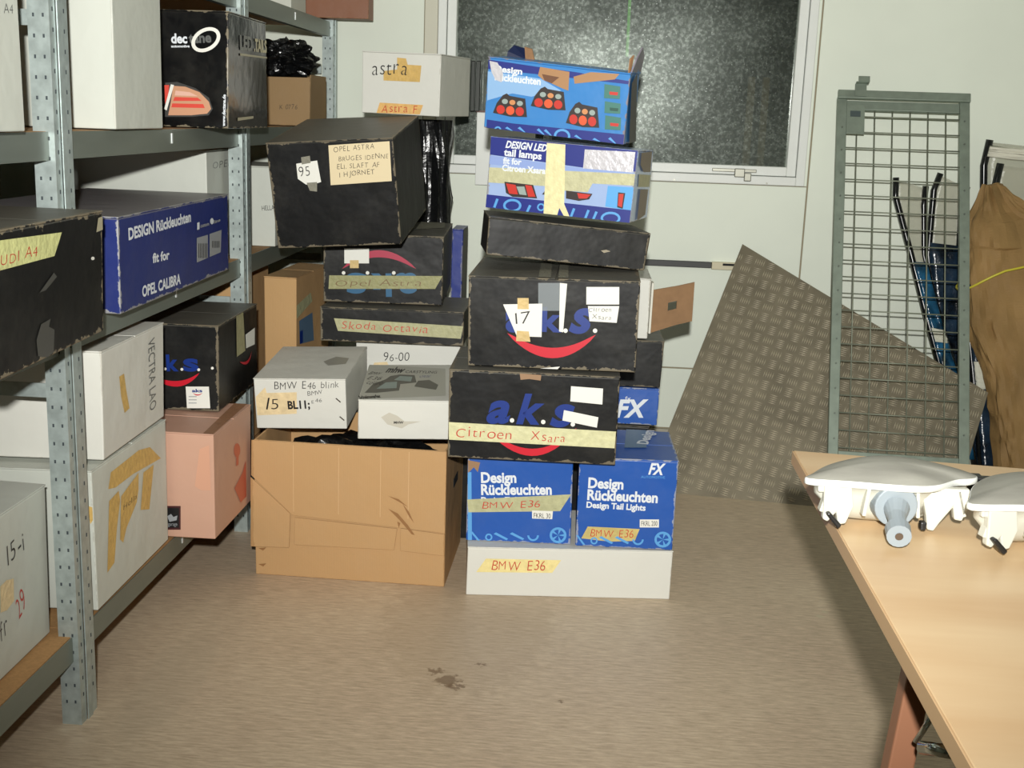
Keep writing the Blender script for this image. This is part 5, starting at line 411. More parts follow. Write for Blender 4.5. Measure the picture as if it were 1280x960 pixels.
# ------------------------------------------------------------------ room shell
YW=4.9; XL,XR,YN,ZC=-1.78,2.7,-2.3,2.5
def floormat():
    m,nt,b=newmat('vinyl_floor'); N=nt.nodes;L=nt.links
    tc=N.new('ShaderNodeTexCoord'); mp=N.new('ShaderNodeMapping'); mp.inputs['Scale'].default_value=(13,85,1); L.new(tc.outputs['Object'],mp.inputs[0])
    n=N.new('ShaderNodeTexNoise'); n.inputs['Scale'].default_value=1.6; n.inputs['Detail'].default_value=9; n.inputs['Roughness'].default_value=.7; L.new(mp.outputs[0],n.inputs['Vector'])
    n2=N.new('ShaderNodeTexNoise'); n2.inputs['Scale'].default_value=1.3; n2.inputs['Detail'].default_value=4; L.new(tc.outputs['Object'],n2.inputs['Vector'])
    cr=N.new('ShaderNodeValToRGB'); L.new(n.outputs[0],cr.inputs[0])
    e=cr.color_ramp.elements; e[0].position=.30; e[0].color=lin((168,150,127)); e[1].position=.72; e[1].color=lin((222,204,178))
    x=e.new(.5); x.color=lin((197,178,153))
    mx=N.new('ShaderNodeMix'); mx.data_type='RGBA'; mx.blend_type='OVERLAY'; mx.inputs[0].default_value=.35; L.new(cr.outputs[0],mx.inputs[6]); L.new(n2.outputs[0],mx.inputs[7])
    last=mx.outputs[2]
    n3=N.new('ShaderNodeTexNoise'); n3.inputs['Scale'].default_value=28; n3.inputs['Detail'].default_value=5; n3.inputs['Roughness'].default_value=.65; L.new(tc.outputs['Object'],n3.inputs['Vector'])
    def spot(c,rad,colr,strength,na,sc=(1,1)):
        nonlocal last
        mp=N.new('ShaderNodeMapping'); mp.vector_type='POINT'; mp.inputs['Location'].default_value=(-c[0]*sc[0],-c[1]*sc[1],0); mp.inputs['Scale'].default_value=(sc[0],sc[1],1); L.new(tc.outputs['Object'],mp.inputs[0])
        ln=N.new('ShaderNodeVectorMath'); ln.operation='LENGTH'; L.new(mp.outputs[0],ln.inputs[0])
        ma=N.new('ShaderNodeMath'); ma.operation='MULTIPLY_ADD'; L.new(n3.outputs[0],ma.inputs[0]); ma.inputs[1].default_value=na; L.new(ln.outputs['Value'],ma.inputs[2])
        mr=N.new('ShaderNodeMapRange'); mr.inputs[1].default_value=rad+na*.5; mr.inputs[2].default_value=rad*.8+na*.5-.004; mr.inputs[3].default_value=0; mr.inputs[4].default_value=strength; L.new(ma.outputs[0],mr.inputs[0])
        k=N.new('ShaderNodeMix'); k.data_type='RGBA'; L.new(mr.outputs[0],k.inputs[0]); L.new(last,k.inputs[6]); k.inputs[7].default_value=lin(colr); last=k.outputs[2]
    for c,r in STAINS: spot(c,r,(92,66,38),.75,.10)
    spot((-.94,2.54),.10,(178,164,142),.30,.05,(1.2,.32)); spot((-.28,3.0),.25,(160,140,116),.3,.3,(1,.5))
    for c in((.689,3.195),(.67,3.16)): spot(c,.012,(196,188,160),.7,.03)
    L.new(last,b.inputs['Base Color']); b.inputs['Roughness'].default_value=.42; b.inputs['Specular IOR Level'].default_value=.3
    bp=N.new('ShaderNodeBump'); bp.inputs['Strength'].default_value=.08; bp.inputs['Distance'].default_value=.003; L.new(n.outputs[0],bp.inputs['Height']); L.new(bp.outputs[0],b.inputs['Normal'])
    return m
STAINS=[((-.333,2.672),.020),((-.300,2.63),.030),((-.275,2.61),.018),((-.235,2.726),.014),((-.019,2.56),.010)]
WALL=mat('wall_panel_white',(234,241,228),.5,spec=.35,var=.03,vs=3)
WBASE=mat('wall_base',(150,140,118),.7)
WHITE=mat('painted_white',(232,236,232),.4,var=.02,vs=8)
def st(o): o['kind']='structure'; return o
st(MB().box(XL,XR,YN,YW+.02,-.06,0).build('floor',floormat()))
st(MB().box(XL,XR,YN,YW+.02,ZC,ZC+.06).build('ceiling',mat('ceiling_white',(190,190,180),.8)))
st(MB().box(XL-.08,XL,YN,YW+.1,0,ZC).build('wall_left',WALL)); st(MB().box(XR,XR+.08,YN,YW+.1,0,ZC).build('wall_right',WALL))
st(MB().box(XL-.08,XR+.08,YN-.08,YN,0,ZC).build('wall_front',mat('wall_front_paint',(150,150,140),.7)))
WX0,WX1,WZ0,WZ1=-.66,.812,1.091,2.14
wb=MB(); wb.box(XL,WX0,YW,YW+.1,0,ZC).box(WX1,XR,YW,YW+.1,0,ZC).box(WX0,WX1,YW,YW+.1,0,WZ0).box(WX0,WX1,YW,YW+.1,WZ1,ZC)
wback=st(wb.build('wall_back',WBASE))
g=.0016
for x0,x1,z0,z1 in((XL,-.716,.333,ZC),(-.660,.826,.333,WZ0-.002),(XL,.826,.075,.330),(.8295,XR,.075,ZC),(-.66,.826,WZ1+.002,ZC),(.8125,.826,WZ0-.002,WZ1+.002)):
    MB().box(x0+g,x1-g,YW-.006,YW,z0+g,z1-g).build('wall_panel',WALL,wback,bev=.001)
MB().box(-.714,-.663,YW-.010,YW,.333,ZC).build('wall_strip',mat('wall_strip_cream',(210,208,190),.5),wback,bev=.001)
st(MB().box(XL,XR,YW-.014,YW,0,.07).build('baseboard_back',mat('baseboard_grey',(176,172,156),.5),bev=.002))
# window: frame with two steps, sash, pane, handle
wf=empty('window_1',(.08,YW,WZ0)); wf['kind']='structure'
def rel(o,p): o.parent=p; o.matrix_parent_inverse=p.matrix_world.inverted(); return o
def wframe(name,x0,x1,z0,z1,t,y0,y1,m):
    for a in((x0,x0+t,z0,z1),(x1-t,x1,z0,z1),(x0+t,x1-t,z0,z0+t),(x0+t,x1-t,z1-t,z1)):
        q=MB().box(a[0],a[1],y0,y1,a[2],a[3]); q.v=[Vector(v)-Vector((.08,YW,WZ0)) for v in q.v]; q.build(name,m,wf,bev=.003)
wframe('window_frame',WX0,WX1,WZ0,WZ1,.034,YW-.022,YW+.06,WHITE)
wframe('window_sash',WX0+.036,WX1-.036,WZ0+.036,WZ1-.036,.036,YW-.012,YW+.05,WHITE)
def rb(q): q.v=[Vector(v)-Vector((.08,YW,WZ0)) for v in q.v]; return q
def glassmat():
    m=bpy.data.materials.new('dirty_glass'); m.use_nodes=True; nt=m.node_tree; N=nt.nodes;L=nt.links; N.clear()
    out=N.new('ShaderNodeOutputMaterial'); tr=N.new('ShaderNodeBsdfTransparent'); tr.inputs[0].default_value=(.75,.8,.75,1)
    gl=N.new('ShaderNodeBsdfGlossy'); gl.inputs['Roughness'].default_value=.015; gl.inputs[0].default_value=(1,1,1,1)
    fr=N.new('ShaderNodeFresnel'); fr.inputs[0].default_value=1.5
    m1=N.new('ShaderNodeMixShader'); ad=N.new('ShaderNodeMath'); ad.operation='MULTIPLY'; ad.inputs[1].default_value=1.8; L.new(fr.outputs[0],ad.inputs[0]); L.new(ad.outputs[0],m1.inputs[0]); L.new(tr.outputs[0],m1.inputs[1]); L.new(gl.outputs[0],m1.inputs[2])
    di=N.new('ShaderNodeBsdfDiffuse'); di.inputs[0].default_value=lin((128,138,118)); g2=N.new('ShaderNodeBsdfGlossy'); g2.inputs['Roughness'].default_value=.30; g2.inputs[0].default_value=(.7,.75,.72,1)
    m2=N.new('ShaderNodeMixShader'); m2.inputs[0].default_value=.34; L.new(di.outputs[0],m2.inputs[1]); L.new(g2.outputs[0],m2.inputs[2])
    tc=N.new('ShaderNodeTexCoord')
    n=N.new('ShaderNodeTexNoise'); n.inputs['Scale'].default_value=80; n.inputs['Detail'].default_value=9; n.inputs['Roughness'].default_value=.74; L.new(tc.outputs['Object'],n.inputs['Vector'])
    n2=N.new('ShaderNodeTexNoise'); n2.inputs['Scale'].default_value=2.2; n2.inputs['Detail'].default_value=3; L.new(tc.outputs['Object'],n2.inputs['Vector'])
    vo=N.new('ShaderNodeTexVoronoi'); vo.inputs['Scale'].default_value=48; L.new(tc.outputs['Object'],vo.inputs['Vector'])
    a=N.new('ShaderNodeMapRange'); a.inputs[1].default_value=.48; a.inputs[2].default_value=.78; a.inputs[3].default_value=.06; a.inputs[4].default_value=.27; L.new(n.outputs[0],a.inputs[0])
    b=N.new('ShaderNodeMapRange'); b.inputs[1].default_value=.3; b.inputs[2].default_value=.7; b.inputs[3].default_value=.45; b.inputs[4].default_value=1.35; L.new(n2.outputs[0],b.inputs[0])
    c=N.new('ShaderNodeMapRange'); c.inputs[1].default_value=.12; c.inputs[2].default_value=.03; c.inputs[3].default_value=0; c.inputs[4].default_value=.42; L.new(vo.outputs['Distance'],c.inputs[0])
    q=N.new('ShaderNodeMath'); q.operation='MULTIPLY'; L.new(a.outputs[0],q.inputs[0]); L.new(b.outputs[0],q.inputs[1])
    r=N.new('ShaderNodeMath'); r.operation='ADD'; L.new(q.outputs[0],r.inputs[0]); L.new(c.outputs[0],r.inputs[1])
    m3=N.new('ShaderNodeMixShader'); L.new(r.outputs[0],m3.inputs[0]); L.new(m1.outputs[0],m3.inputs[1]); L.new(m2.outputs[0],m3.inputs[2]); L.new(m3.outputs[0],out.inputs[0])
    return m
rb(MB().box(WX0+.07,WX1-.07,YW+.018,YW+.022,WZ0+.07,WZ1-.07)).build('window_pane',glassmat(),wf)
STEEL=mat('dull_steel',(150,150,140),.4,.8)
h=rb(MB().box(.448,.622,YW-.020,YW-.012,1.137,1.150)).build('window_stay',STEEL,wf,bev=.002)
rb(MB().box(.535,.575,YW-.034,YW-.020,1.118,1.152).box(.572,.600,YW-.045,YW-.034,1.104,1.136)).build('window_handle',STEEL,wf,bev=.003)
for x,z in((.30,1.098),(.665,1.098),(-.30,1.098)): rb(MB().tube([(x,YW-.024,z),(x,YW-.021,z)],.004,8)).build('screw',STEEL,wf)
# outside the window
CONC=mat('weathered_timber',(120,96,70),.8,var=.2,vs=20)
for x0,x1 in((.640,.672),(.705,.735)):
    o=MB().box(x0,x1,5.55,5.58,-.1,1.53).build('timber_post',CONC); tag(o,('left' if x0<.66 else 'right')+' of two thin timber posts seen outside through the dirty window','post')
o=MB().tube([(.088,4.965,1.57),(.086,4.965,2.12)],.0065,6).build('green_cord',mat('green_cord',(150,255,110),.5)); tag(o,'thin green cord hanging straight down outside the window','cord')
st(MB().box(-6,8,5.05,12,-.25,-.1).build('ground_outside',mat('ground_dark',(60,62,50),.9,var=.2,vs=4)))
# added housings for the two unseen fill lights
for i,(x,y) in enumerate(((-.1,.6),(.6,3.0))):
    e=empty('fill_lamp',(x,y,2.49)); tag(e,('near' if i==0 else 'far')+' added white fill lamp under the ceiling, out of view','lamp')
    MB().box(-.65,.65,-.15,.15,-.03,0).build('housing',WHITE,e)
# ------------------------------------------------------------------ shelving
SX=-1.07
sh=empty('shelving_unit',(-1.36,2.9,0)); tag(sh,'galvanised steel shelving with chipboard shelves along the left wall, full of boxes','shelving')
SO=Vector((-1.36,2.9,0))
def sb(q): q.v=[Vector(v)-SO for v in q.v]; return q
PY=[1.08,2.31,3.56,4.79]
for side,XF in((1,-1.058),(-1,-1.70)):
    for y in PY:
        t=.0025; q=MB(); a=XF; b=XF-.043*side
        lo=lambda u,v:(min(u,v),max(u,v))
        def pl(xa,xb,ya,yb): x0,x1=lo(xa,xb); q.box(x0,x1,ya,yb,0,2.0)
        pl(a,b,y,y+t); pl(a,a-t*side,y+t,y+.028); pl(a+.004*side,a+(.004-t)*side,y+.028,y+.050); pl(a,a-t*side,y+.050,y+.080); pl(a-t*side,a-.014*side,y+.080-t,y+.080); pl(b,b+t*side,y+t,y+.012)
        po=sb(q).build('post',GALV,sh)
        if y==PY[0]: continue
        q=MB()
        for k in range(50):
            z=.05+k*.0385
            for dx in(.012,.031): x=a-dx*side; q.box(x-.0019,x+.0019,y-.0006,y,z,z+.007)
            for dy in(.014,.064): x0,x1=lo(a,a+.0006*side); q.box(x0,x1,y+dy-.002,y+dy+.002,z+.012,z+.020)
        tag(sb(q).build('slot_holes',HOLE,sh),kind='stuff')
ZB=[.148,.8160,1.205,1.60]
for i in range(3):
    y0,y1=PY[i]+.082,PY[i+1]-.001
    for zb in ZB:
        z1=zb+.057
        for side,XF in((1,-1.07),(-1,-1.69)):
            q=MB(); x0,x1=sorted((XF,XF-.0025*side)); q.box(x0,x1,y0,y1,zb,z1-.002); x0,x1=sorted((XF-.0025*side,XF-.022*side)); q.box(x0,x1,y0,y1,zb,zb+.0025); 
            q.box(x0,x1,y0,y1,zb+.035,zb+.0375)
            sb(q).build('beam',GALVD,sh)
        sb(MB().box(-1.685,-1.075,y0-.04 if i else y0,y1+.04,zb+.0375+.002,zb+.0555)).build('shelf_board',CHIP,sh)
        if i>0:
            sb(MB().box(-1.0705,-1.068,y0+.6,y0+.607,zb+.02,zb+.045)).build('clip',mat('bright_clip',(220,225,225),.3,.3),sh)
for y in PY[1:]:
    for zb in(.72,1.46): sb(MB().box(-1.655,-1.112,y+.03,y+.034,zb,zb+.03)).build('side_brace',GALV,sh)
# ------------------------------------------------------------------ all cartons
CR={}
for k,D in BOXES.items(): CR[k]=Carton(k,D).build()
# ------------------------------------------------------------------ plastic-wrapped and loose black things
BAG=mat('black_plastic',(16,17,18),.24,0,.5,bump=.5,bs=25)
o=crumple('black_bag',(0,0,0),(.125,.11,.078),BAG,sub=5,amp=.42,seed=8,boxy=1.15,fr=1.9); o.location=(-1.12,4.30,1.492); tag(o,'crumpled black plastic bag in small open brown box on upper shelf','bag')
e=empty('plastic_wrapped_box',(-.668,4.41,0)); tag(e,'tall box wrapped in glossy black plastic, behind the big tilted black box','box')
bm=bmesh.new(); bmesh.ops.create_cube(bm,size=1); bmesh.ops.subdivide_edges(bm,edges=bm.edges[:],cuts=22,use_grid_fill=True)
for v in bm.verts:
    p=Vector((v.co.x*.262,v.co.y*.17,(v.co.z+.5)*1.30)); q=Vector((p.x*16,p.y*16,p.z*4)); r=1-abs(noise.noise(q))*2
    d=Vector((v.co.x,v.co.y,0)); v.co=p-d*.035*(1-r)
me=bpy.data.meshes.new('wrapping'); bm.to_mesh(me); bm.free(); link('wrapping',me,e,BAG)
o=crumple('black_parts_bag',(0,0,0),(.25,.15,.19),BAG,sub=5,amp=.22,seed=5,boxy=2.4,fr=2.5); o.location=(-.655,3.40,.197); tag(o,'dark plastic-wrapped lamp parts inside the large open brown carton','bag')
e=empty('wall_board',(-.36,4.875,1.048)); tag(e,'narrow white board hanging on the wall below the window corner, behind the blue boxes','board')
MB().box(-.135,.10,-.012,.012,0,.285).build('panel',WHITE,e,bev=.002); MB().box(-.138,.10,-.014,.012,.285,.292).build('top_edge',mat('dark_red_trim',(96,58,50),.5),e)
o=MB().box(-.523,-.505,4.855,4.876,1.335,1.53).box(-.503,-.485,4.86,4.872,1.335,1.53).build('window_latch_bar',mat('black_chrome',(60,62,60),.2,.8),bev=.003); tag(o,'dark glossy upright bar on the left of the window, above the white board','bar')
e=empty('cable_duct',(.3,4.884,.764)); tag(e,'black cable duct strip with cream end piece on the back wall','duct')
MB().box(-.35,.171,-.010,.010,-.012,.012).build('duct',mat('duct_black',(58,60,60),.5),e,bev=.002)
MB().box(.172,.275,-.014,.010,-.016,.014).build('end_piece',mat('duct_cream',(214,206,176),.5),e,bev=.002)
MB().box(.215,.262,-.022,-.014,.002,.010).build('clip',DARK,e,bev=.001)
# ------------------------------------------------------------------ tread plate
PLT=mat('aluminium_tread',(134,126,108),.45,.35,var=.16,vs=9,bump=.05,bs=120)
PLB=mat('aluminium_tread_bars',(214,206,186),.30,.5)
A=Vector((.223,4.239,0));P1=Vector((.586,4.86,.856));P2=Vector((1.458,4.393,.397));P3=Vector((1.290,4.103,0.0))
nn=(P3-A).cross(P1-A).normalized()
if nn.y>0: nn=-nn
fl=[A,P1,P2-nn*((P2-A).dot(nn)),P3-nn*((P3-A).dot(nn))]
e=empty('tread_plate',A); tag(e,'grey metal tread plate leaning against the back wall behind the mesh panel','plate')
V=[p-A for p in fl]+[p-A-nn*.003 for p in fl]
me=pd('sheet',V,[(0,1,2,3),(7,6,5,4),(0,4,5,1),(1,5,6,2),(2,6,7,3),(3,7,4,0)],PLT,e)
ex=(fl[1]-A).normalized(); ey=nn.cross(ex).normalized()
def inpoly(p):
    q=[(v-A) for v in fl]; pts=[(v.dot(ex),v.dot(ey)) for v in q]; x,y=p; c=False; s=0
    for i in range(4):
        x0,y0=pts[i];x1,y1=pts[(i+1)%4]; d=((x1-x0)*(y-y0)-(y1-y0)*(x-x0))/math.hypot(x1-x0,y1-y0)
        s+= 1 if d>.008 else (-1 if d<-.008 else 100)
    return abs(s)==4
TV=[];TF=[]; pt=.046
for i in range(-50,50):
    for j in range(-50,50):
        cx,cy=i*pt,j*pt
        for k in range(-2,3):
            dx,dy=(0,k*.0082) if (i+j)%2 else (k*.0082,0)
            hx,hy=(.0165,.0021) if (i+j)%2 else (.0021,.0165)
            if not inpoly((cx+dx,cy+dy)): continue
            n=len(TV); c=ex*(cx+dx)+ey*(cy+dy)
            for a,b,t in((-hx,0,0),(0,-hy,0),(hx,0,0),(0,hy,0),(0,0,.0022)): TV.append(c+ex*a+ey*b+nn*(t+.0001))
            TF+=[(n,n+1,n+4),(n+1,n+2,n+4),(n+2,n+3,n+4),(n+3,n,n+4)]
o=pd('tread_pattern',TV,TF,PLB,e); o['kind']='stuff'
# ------------------------------------------------------------------ wire mesh panel
GB=Vector(((.8695,4.225,.155)));GT=Vector(((.8915,4.83,1.4359)));GR=Vector(((1.358,4.185,.127)));
gu=(GR-GB); gw=gu.length; gu.normalize(); gv=(GT-GB); gh=gv.length; gv.normalize(); gn=gu.cross(gv).normalized(); gu=gv.cross(gn).normalized(); gu,gv=(gu*math.cos(.006)-gv*math.sin(.006)),(gv*math.cos(.006)+gu*math.sin(.006))
e=empty('mesh_panel',GB); e.matrix_world=Matrix(((gu.x,gn.x,gv.x,GB.x),(gu.y,gn.y,gv.y,GB.y),(gu.z,gn.z,gv.z,GB.z),(0,0,0,1))) if False else Matrix(((gu.x,-gn.x,gv.x,GB.x),(gu.y,-gn.y,gv.y,GB.y),(gu.z,-gn.z,gv.z,GB.z),(0,0,0,1)))
tag(e,'galvanised wire mesh panel in a steel frame leaning against the back wall','panel')
GM=mat('mesh_panel_steel',(138,150,138),.5,.45,var=.12,vs=25)
GWm=mat('mesh_wire_steel',(140,146,130),.5,.4)
fw=.036
MB().box(0,fw,-.012,.012,0,gh).build('frame_bar',GM,e,bev=.002); MB().box(gw-fw,gw,-.012,.012,0,gh).build('frame_bar',GM,e,bev=.002)
MB().box(fw,gw-fw,-.012,.012,0,fw).build('frame_bar',GM,e,bev=.002); MB().box(0,gw,-.026,-.0125,gh-.012,gh+.022).build('frame_bar',GM,e,bev=.002); MB().box(fw,gw-fw,-.006,.010,gh-.05,gh-.013).build('frame_bar',GM,e,bev=.002)
nx=6
for i in range(nx):
    x=fw+(gw-2*fw)*(i+.62)/(nx+.35)
    MB().tube([(x,0.004,.01),(x,0.004,gh-.015)],.0026,6).build('wire',GWm,e,smooth=True)
k=0; z=.05
while z<gh-.05:
    MB().tube([(.01,-.001,z),(gw-.01,-.001,z)],.0026,6).build('wire',GWm,e,smooth=True); z+=.0645
MB().box(fw-.001,fw+.066,-.017,-.0125,gh-.155,gh-.036).build('corner_plate',GM,e,bev=.001)
MB().box(fw+.012,fw+.050,-.020,-.0172,gh-.085,gh-.062).build('lock_slot',mat('slot_blue_grey',(84,96,98),.5,.4),e)
q=MB(); q.box(.062,.105,-.030,-.027,gh-.005,gh+.045); q.box(.064,.112,-.045,-.027,gh+.045,gh+.048); q.box(.072,.114,-.046,-.043,gh+.048,gh+.07); q.build('hook',GM,e)
q=MB()
for k in range(14):
    z=.08+k*.093
    q.tube([(fw*.55,-.0125,z),(fw*.55,-.0155,z)],.0035,8); q.tube([(gw-fw*.55,-.0125,z+.04),(gw-fw*.55,-.0155,z+.04)],.0035,8)
tag(q.build('weld_spots',mat('weld',(110,118,110),.5,.5),e),kind='stuff')
# ------------------------------------------------------------------ wrapped trim strips
TUBE=mat('black_rubber_gloss',(20,23,24),.22,0,.5)
FILM=mat('clear_film',(214,214,196),.25,0,.5,alpha=.42,bump=.4,bs=30)
WRAPB=mat('blue_wrap_print',(26,74,104),.2,0,.5,var=.95,vs=16,bump=.8,bs=18)
WRAPD=mat('dark_wrap_print',(26,42,58),.22,0,.5,var=.9,vs=14,bump=.8,bs=18)
def lerp(a,b,t): return Vector(a)+(Vector(b)-Vector(a))*t
def wrapped(label,left,right,r=.012,wrap=None,wz=(0,1),film=True,group=None,paper=None):
    L=[Vector(p) for p in left];R=[Vector(p) for p in right] if right else None; O=L[-1].copy(); O.z=0
    e=empty('wrapped_trim_strip',O); tag(e,label,'trim strip',group)
    MB().tube([p-O for p in L],r,10).build('tube',TUBE,e,smooth=True)
    if R: MB().tube([p-O for p in R],r,10).build('tube',TUBE,e,smooth=True)
    R2=R or [p+Vector((.13,0,0)) for p in L]
    def strip(name,a,b,m,off,thick):
        V=[];F=[];n=16;nm=5
        def at(P,t):
            s=t*(len(P)-1);i=min(int(s),len(P)-2); return lerp(P[i],P[i+1],s-i)
        for i in range(n+1):
            t=a+(b-a)*i/n
            for j in range(nm+1):
                q=lerp(at(L,t),at(R2,t),j/nm); q.y+=off+.008*noise.noise(Vector((j*1.3+q.x*5,i*.7,off*50))); V.append(q-O)
        for i in range(n):
            for j in range(nm): k=i*(nm+1)+j; F.append((k,k+nm+1,k+nm+2,k+1))
        return pd(name,V,F,m,e,smooth=True,solid=thick)
    if film: strip('clear_sleeve',0.02,1,FILM,-.004,.001)
    if wrap: strip('printed_wrap',wz[0],wz[1],wrap,-.018,.014)
    if paper: strip('paper_label',paper[0],paper[1],mat('paper_white',(205,206,190),.6),-.030,.001)
    return e
wrapped('plastic-sleeved black strip pair behind the mesh panel, leftmost, with blue wrap',[(1.146,4.8,1.143),(1.152,4.80,1.07),(1.225,4.76,.85),(1.300,4.71,.608),(1.375,4.62,.36),(1.43,4.52,.02)],[(1.262,4.8,1.115),(1.262,4.8,1.04),(1.275,4.77,.85),(1.350,4.71,.60),(1.43,4.62,.36),(1.50,4.52,.02)],wrap=WRAPB,wz=(.42,.95),paper=(.62,.66))
wrapped('plastic-sleeved black strip pair behind the right bar of mesh panel',[(1.318,4.82,1.165),(1.300,4.82,1.10),(1.300,4.80,.85),(1.345,4.76,.60),(1.43,4.70,.30),(1.50,4.60,.02)],[(1.425,4.82,1.118),(1.412,4.82,1.05),(1.415,4.80,.85),(1.45,4.76,.60),(1.50,4.70,.30),(1.58,4.60,.02)],wrap=WRAPD,wz=(.36,.97))
wrapped('short plastic-sleeved strip in dark blue wrap between mesh panel and paper parcel',[(1.40,4.62,.78),(1.43,4.58,.55),(1.46,4.50,.30),(1.49,4.42,.02)],[(1.47,4.62,.78),(1.51,4.58,.55),(1.54,4.50,.30),(1.57,4.42,.02)],r=.008,wrap=WRAPD,wz=(.02,1),paper=(.42,.55))
wrapped('tall plastic-sleeved black strip rising behind the paper parcel, nearest wall',[(1.495,4.84,1.298),(1.484,4.84,1.20),(1.492,4.83,1.10),(1.52,4.83,.6),(1.56,4.80,.02)],[(1.72,4.84,1.28),(1.73,4.84,1.19),(1.73,4.83,1.10),(1.74,4.83,.6),(1.76,4.80,.02)],r=.014,wrap=mat('sleeve_paper',(222,220,204),.5),wz=(.06,.16))
wrapped('second plastic-sleeved black strip, in front of the tallest one behind the parcel',[(1.530,4.79,1.212),(1.520,4.79,1.12),(1.53,4.78,1.02),(1.56,4.77,.5),(1.60,4.74,.02)],[(1.66,4.79,1.20),(1.66,4.79,1.12),(1.66,4.78,1.02),(1.68,4.77,.5),(1.70,4.74,.02)],r=.014)
# paper parcel
PAP=mat('brown_paper',(150,120,76),.7,0,.3,var=.22,vs=7,bump=.9,bs=14,stretch=(1,1,.4))
e=empty('paper_parcel',(1.66,4.33,0)); tag(e,'long crumpled brown paper parcel with yellow strap leaning in the right corner','parcel')
O=Vector((1.66,4.33,0)); V=[];F=[];ns=56;nr=130
secs=[(0.0,4.26,1.535,1.86,.10),(.16,4.32,1.512,1.86,.12),(.45,4.44,1.47,1.85,.12),(.62,4.51,1.40,1.83,.12),(.80,4.58,1.385,1.80,.11),(.93,4.63,1.385,1.78,.10),(1.0,4.66,1.40,1.74,.085),(1.04,4.68,1.425,1.66,.065),(1.08,4.69,1.44,1.60,.05),(1.135,4.70,1.45,1.55,.03)]
def sec(z):
    for a,b in zip(secs,secs[1:]):
        if z<=b[0]: t=(z-a[0])/(b[0]-a[0]); return [a[i]+(b[i]-a[i])*t for i in range(5)]
    return list(secs[-1])
for i in range(nr+1):
    z=1.135*i/nr; s=sec(z)
    for j in range(ns):
        a=2*math.pi*j/ns; ca,sa=math.cos(a),math.sin(a); ca=math.copysign(abs(ca)**.6,ca);sa=math.copysign(abs(sa)**.6,sa)
        p=Vector(((s[2]+s[3])/2+ca*(s[3]-s[2])/2,s[1]+.05+sa*s[4]*.8,z))
        w=noise.noise(Vector((ca*1.6,sa*1.6,z*(2 if z<.9 else 9))))+.5*noise.noise(Vector((ca*5,sa*5,z*6)))
        p+=Vector((ca,sa,0))*(.026*w-.024*abs(noise.noise(Vector((ca*3.5,sa*3.5,z*2.2))))-.016*abs(noise.noise(Vector((ca*8,sa*8,z*9)))))
        if z>1.0: p.z+=.018*noise.noise(Vector((p.x*22,p.y*9,1)))
        V.append(p-O)
for i in range(nr):
    for j in range(ns): a=i*ns+j;b=i*ns+(j+1)%ns; F.append((a,b,b+ns,a+ns))
F.append(tuple(range(ns))[::-1]); F.append(tuple(nr*ns+j for j in range(ns)))
pd('wrapping',V,F,PAP,e,smooth=False)
for (x0,x1,za,zb,yo) in():
    VV=[];FF=[]
    for i in range(15):
        z=za+(zb-za)*i/14; t_=sec(z)
        for x in(x0-.03*(1-i/14),x1-.03*(1-i/14)): VV.append(Vector((x,t_[1]+.05-t_[4]*.8-.012,z))-O)
    for i in range(14): FF.append((2*i,2*i+1,2*i+3,2*i+2))
    pd('packing_tape',VV,FF,mat('parcel_tape',(170,140,96),.35),e,smooth=True,solid=.002)
q=[]
for j in range(33):
    a=2*math.pi*j/32; ca,sa=math.cos(a),math.sin(a); s=sec(.82); ca=math.copysign(abs(ca)**.6,ca);sa=math.copysign(abs(sa)**.6,sa)
    q.append(Vector(((s[2]+s[3])/2+ca*((s[3]-s[2])/2+.002),s[1]+.05+sa*(s[4]*.8+.016),.80+.06*math.cos(a)+.05*(1-abs(math.cos(a)))))-O)
MB().tube(q,.0045,6,cap=False).build('strap',mat('yellow_strap',(206,196,60),.4),e,smooth=True)
# ------------------------------------------------------------------ table
def woodmat():
    m,nt,b=newmat('beech_laminate'); N=nt.nodes;L=nt.links
    tc=N.new('ShaderNodeTexCoord'); mp=N.new('ShaderNodeMapping'); mp.inputs['Scale'].default_value=(2.2,14,6); L.new(tc.outputs['Object'],mp.inputs[0])
    n=N.new('ShaderNodeTexNoise'); n.inputs['Scale'].default_value=1; n.inputs['Detail'].default_value=4; L.new(mp.outputs[0],n.inputs['Vector'])
    cr=N.new('ShaderNodeValToRGB'); L.new(n.outputs[0],cr.inputs[0]); e=cr.color_ramp.elements; e[0].position=.3; e[0].color=lin((206,172,130)); e[1].position=.7; e[1].color=lin((218,190,150))
    L.new(cr.outputs[0],b.inputs['Base Color']); b.inputs['Roughness'].default_value=.38; return m
TT=.71
e=empty('work_table',(.86,1.3,0)); tag(e,'beech-topped work table in the right foreground with two headlamps on it','table')
TB=woodmat()
def tb(q): q.v=[Vector(v)-Vector((.86,1.3,0)) for v in q.v]; return q
q=MB(); q.prism([(.395,.22),(.402,2.272),(1.25,2.185),(1.24,.20)],2,TT-.026,TT); tb(q).build('table_top',TB,e,bev=.002)
q=MB(); q.prism([(.3925,.22),(.3995,2.272),(.4015,2.272),(.3945,.22)],2,TT-.0255,TT-.0015); tb(q).build('edge_band',mat('edge_band',(206,172,130),.5),e)
LEG=mat('brown_leg',(150,104,78),.45)
for y in(1.52,.62):
    for x,dx in((.452,-.058),(1.16,.04)): tb(MB().prism([(x,TT-.0265),(x+.035,TT-.0265),(x+.035+dx,0),(x+dx,0)],1,y,y+.035)).build('leg',LEG,e,bev=.003)
    tb(MB().box(.488,1.16,y+.008,y+.027,TT-.075,TT-.0265)).build('leg_rail',LEG,e)
CHR=mat('chrome',(200,210,210),.12,1)
tb(MB().tube([(.450,1.44,.548),(.476,1.40,.566)],.009,12)).build('leg_lock',CHR,e,smooth=True)
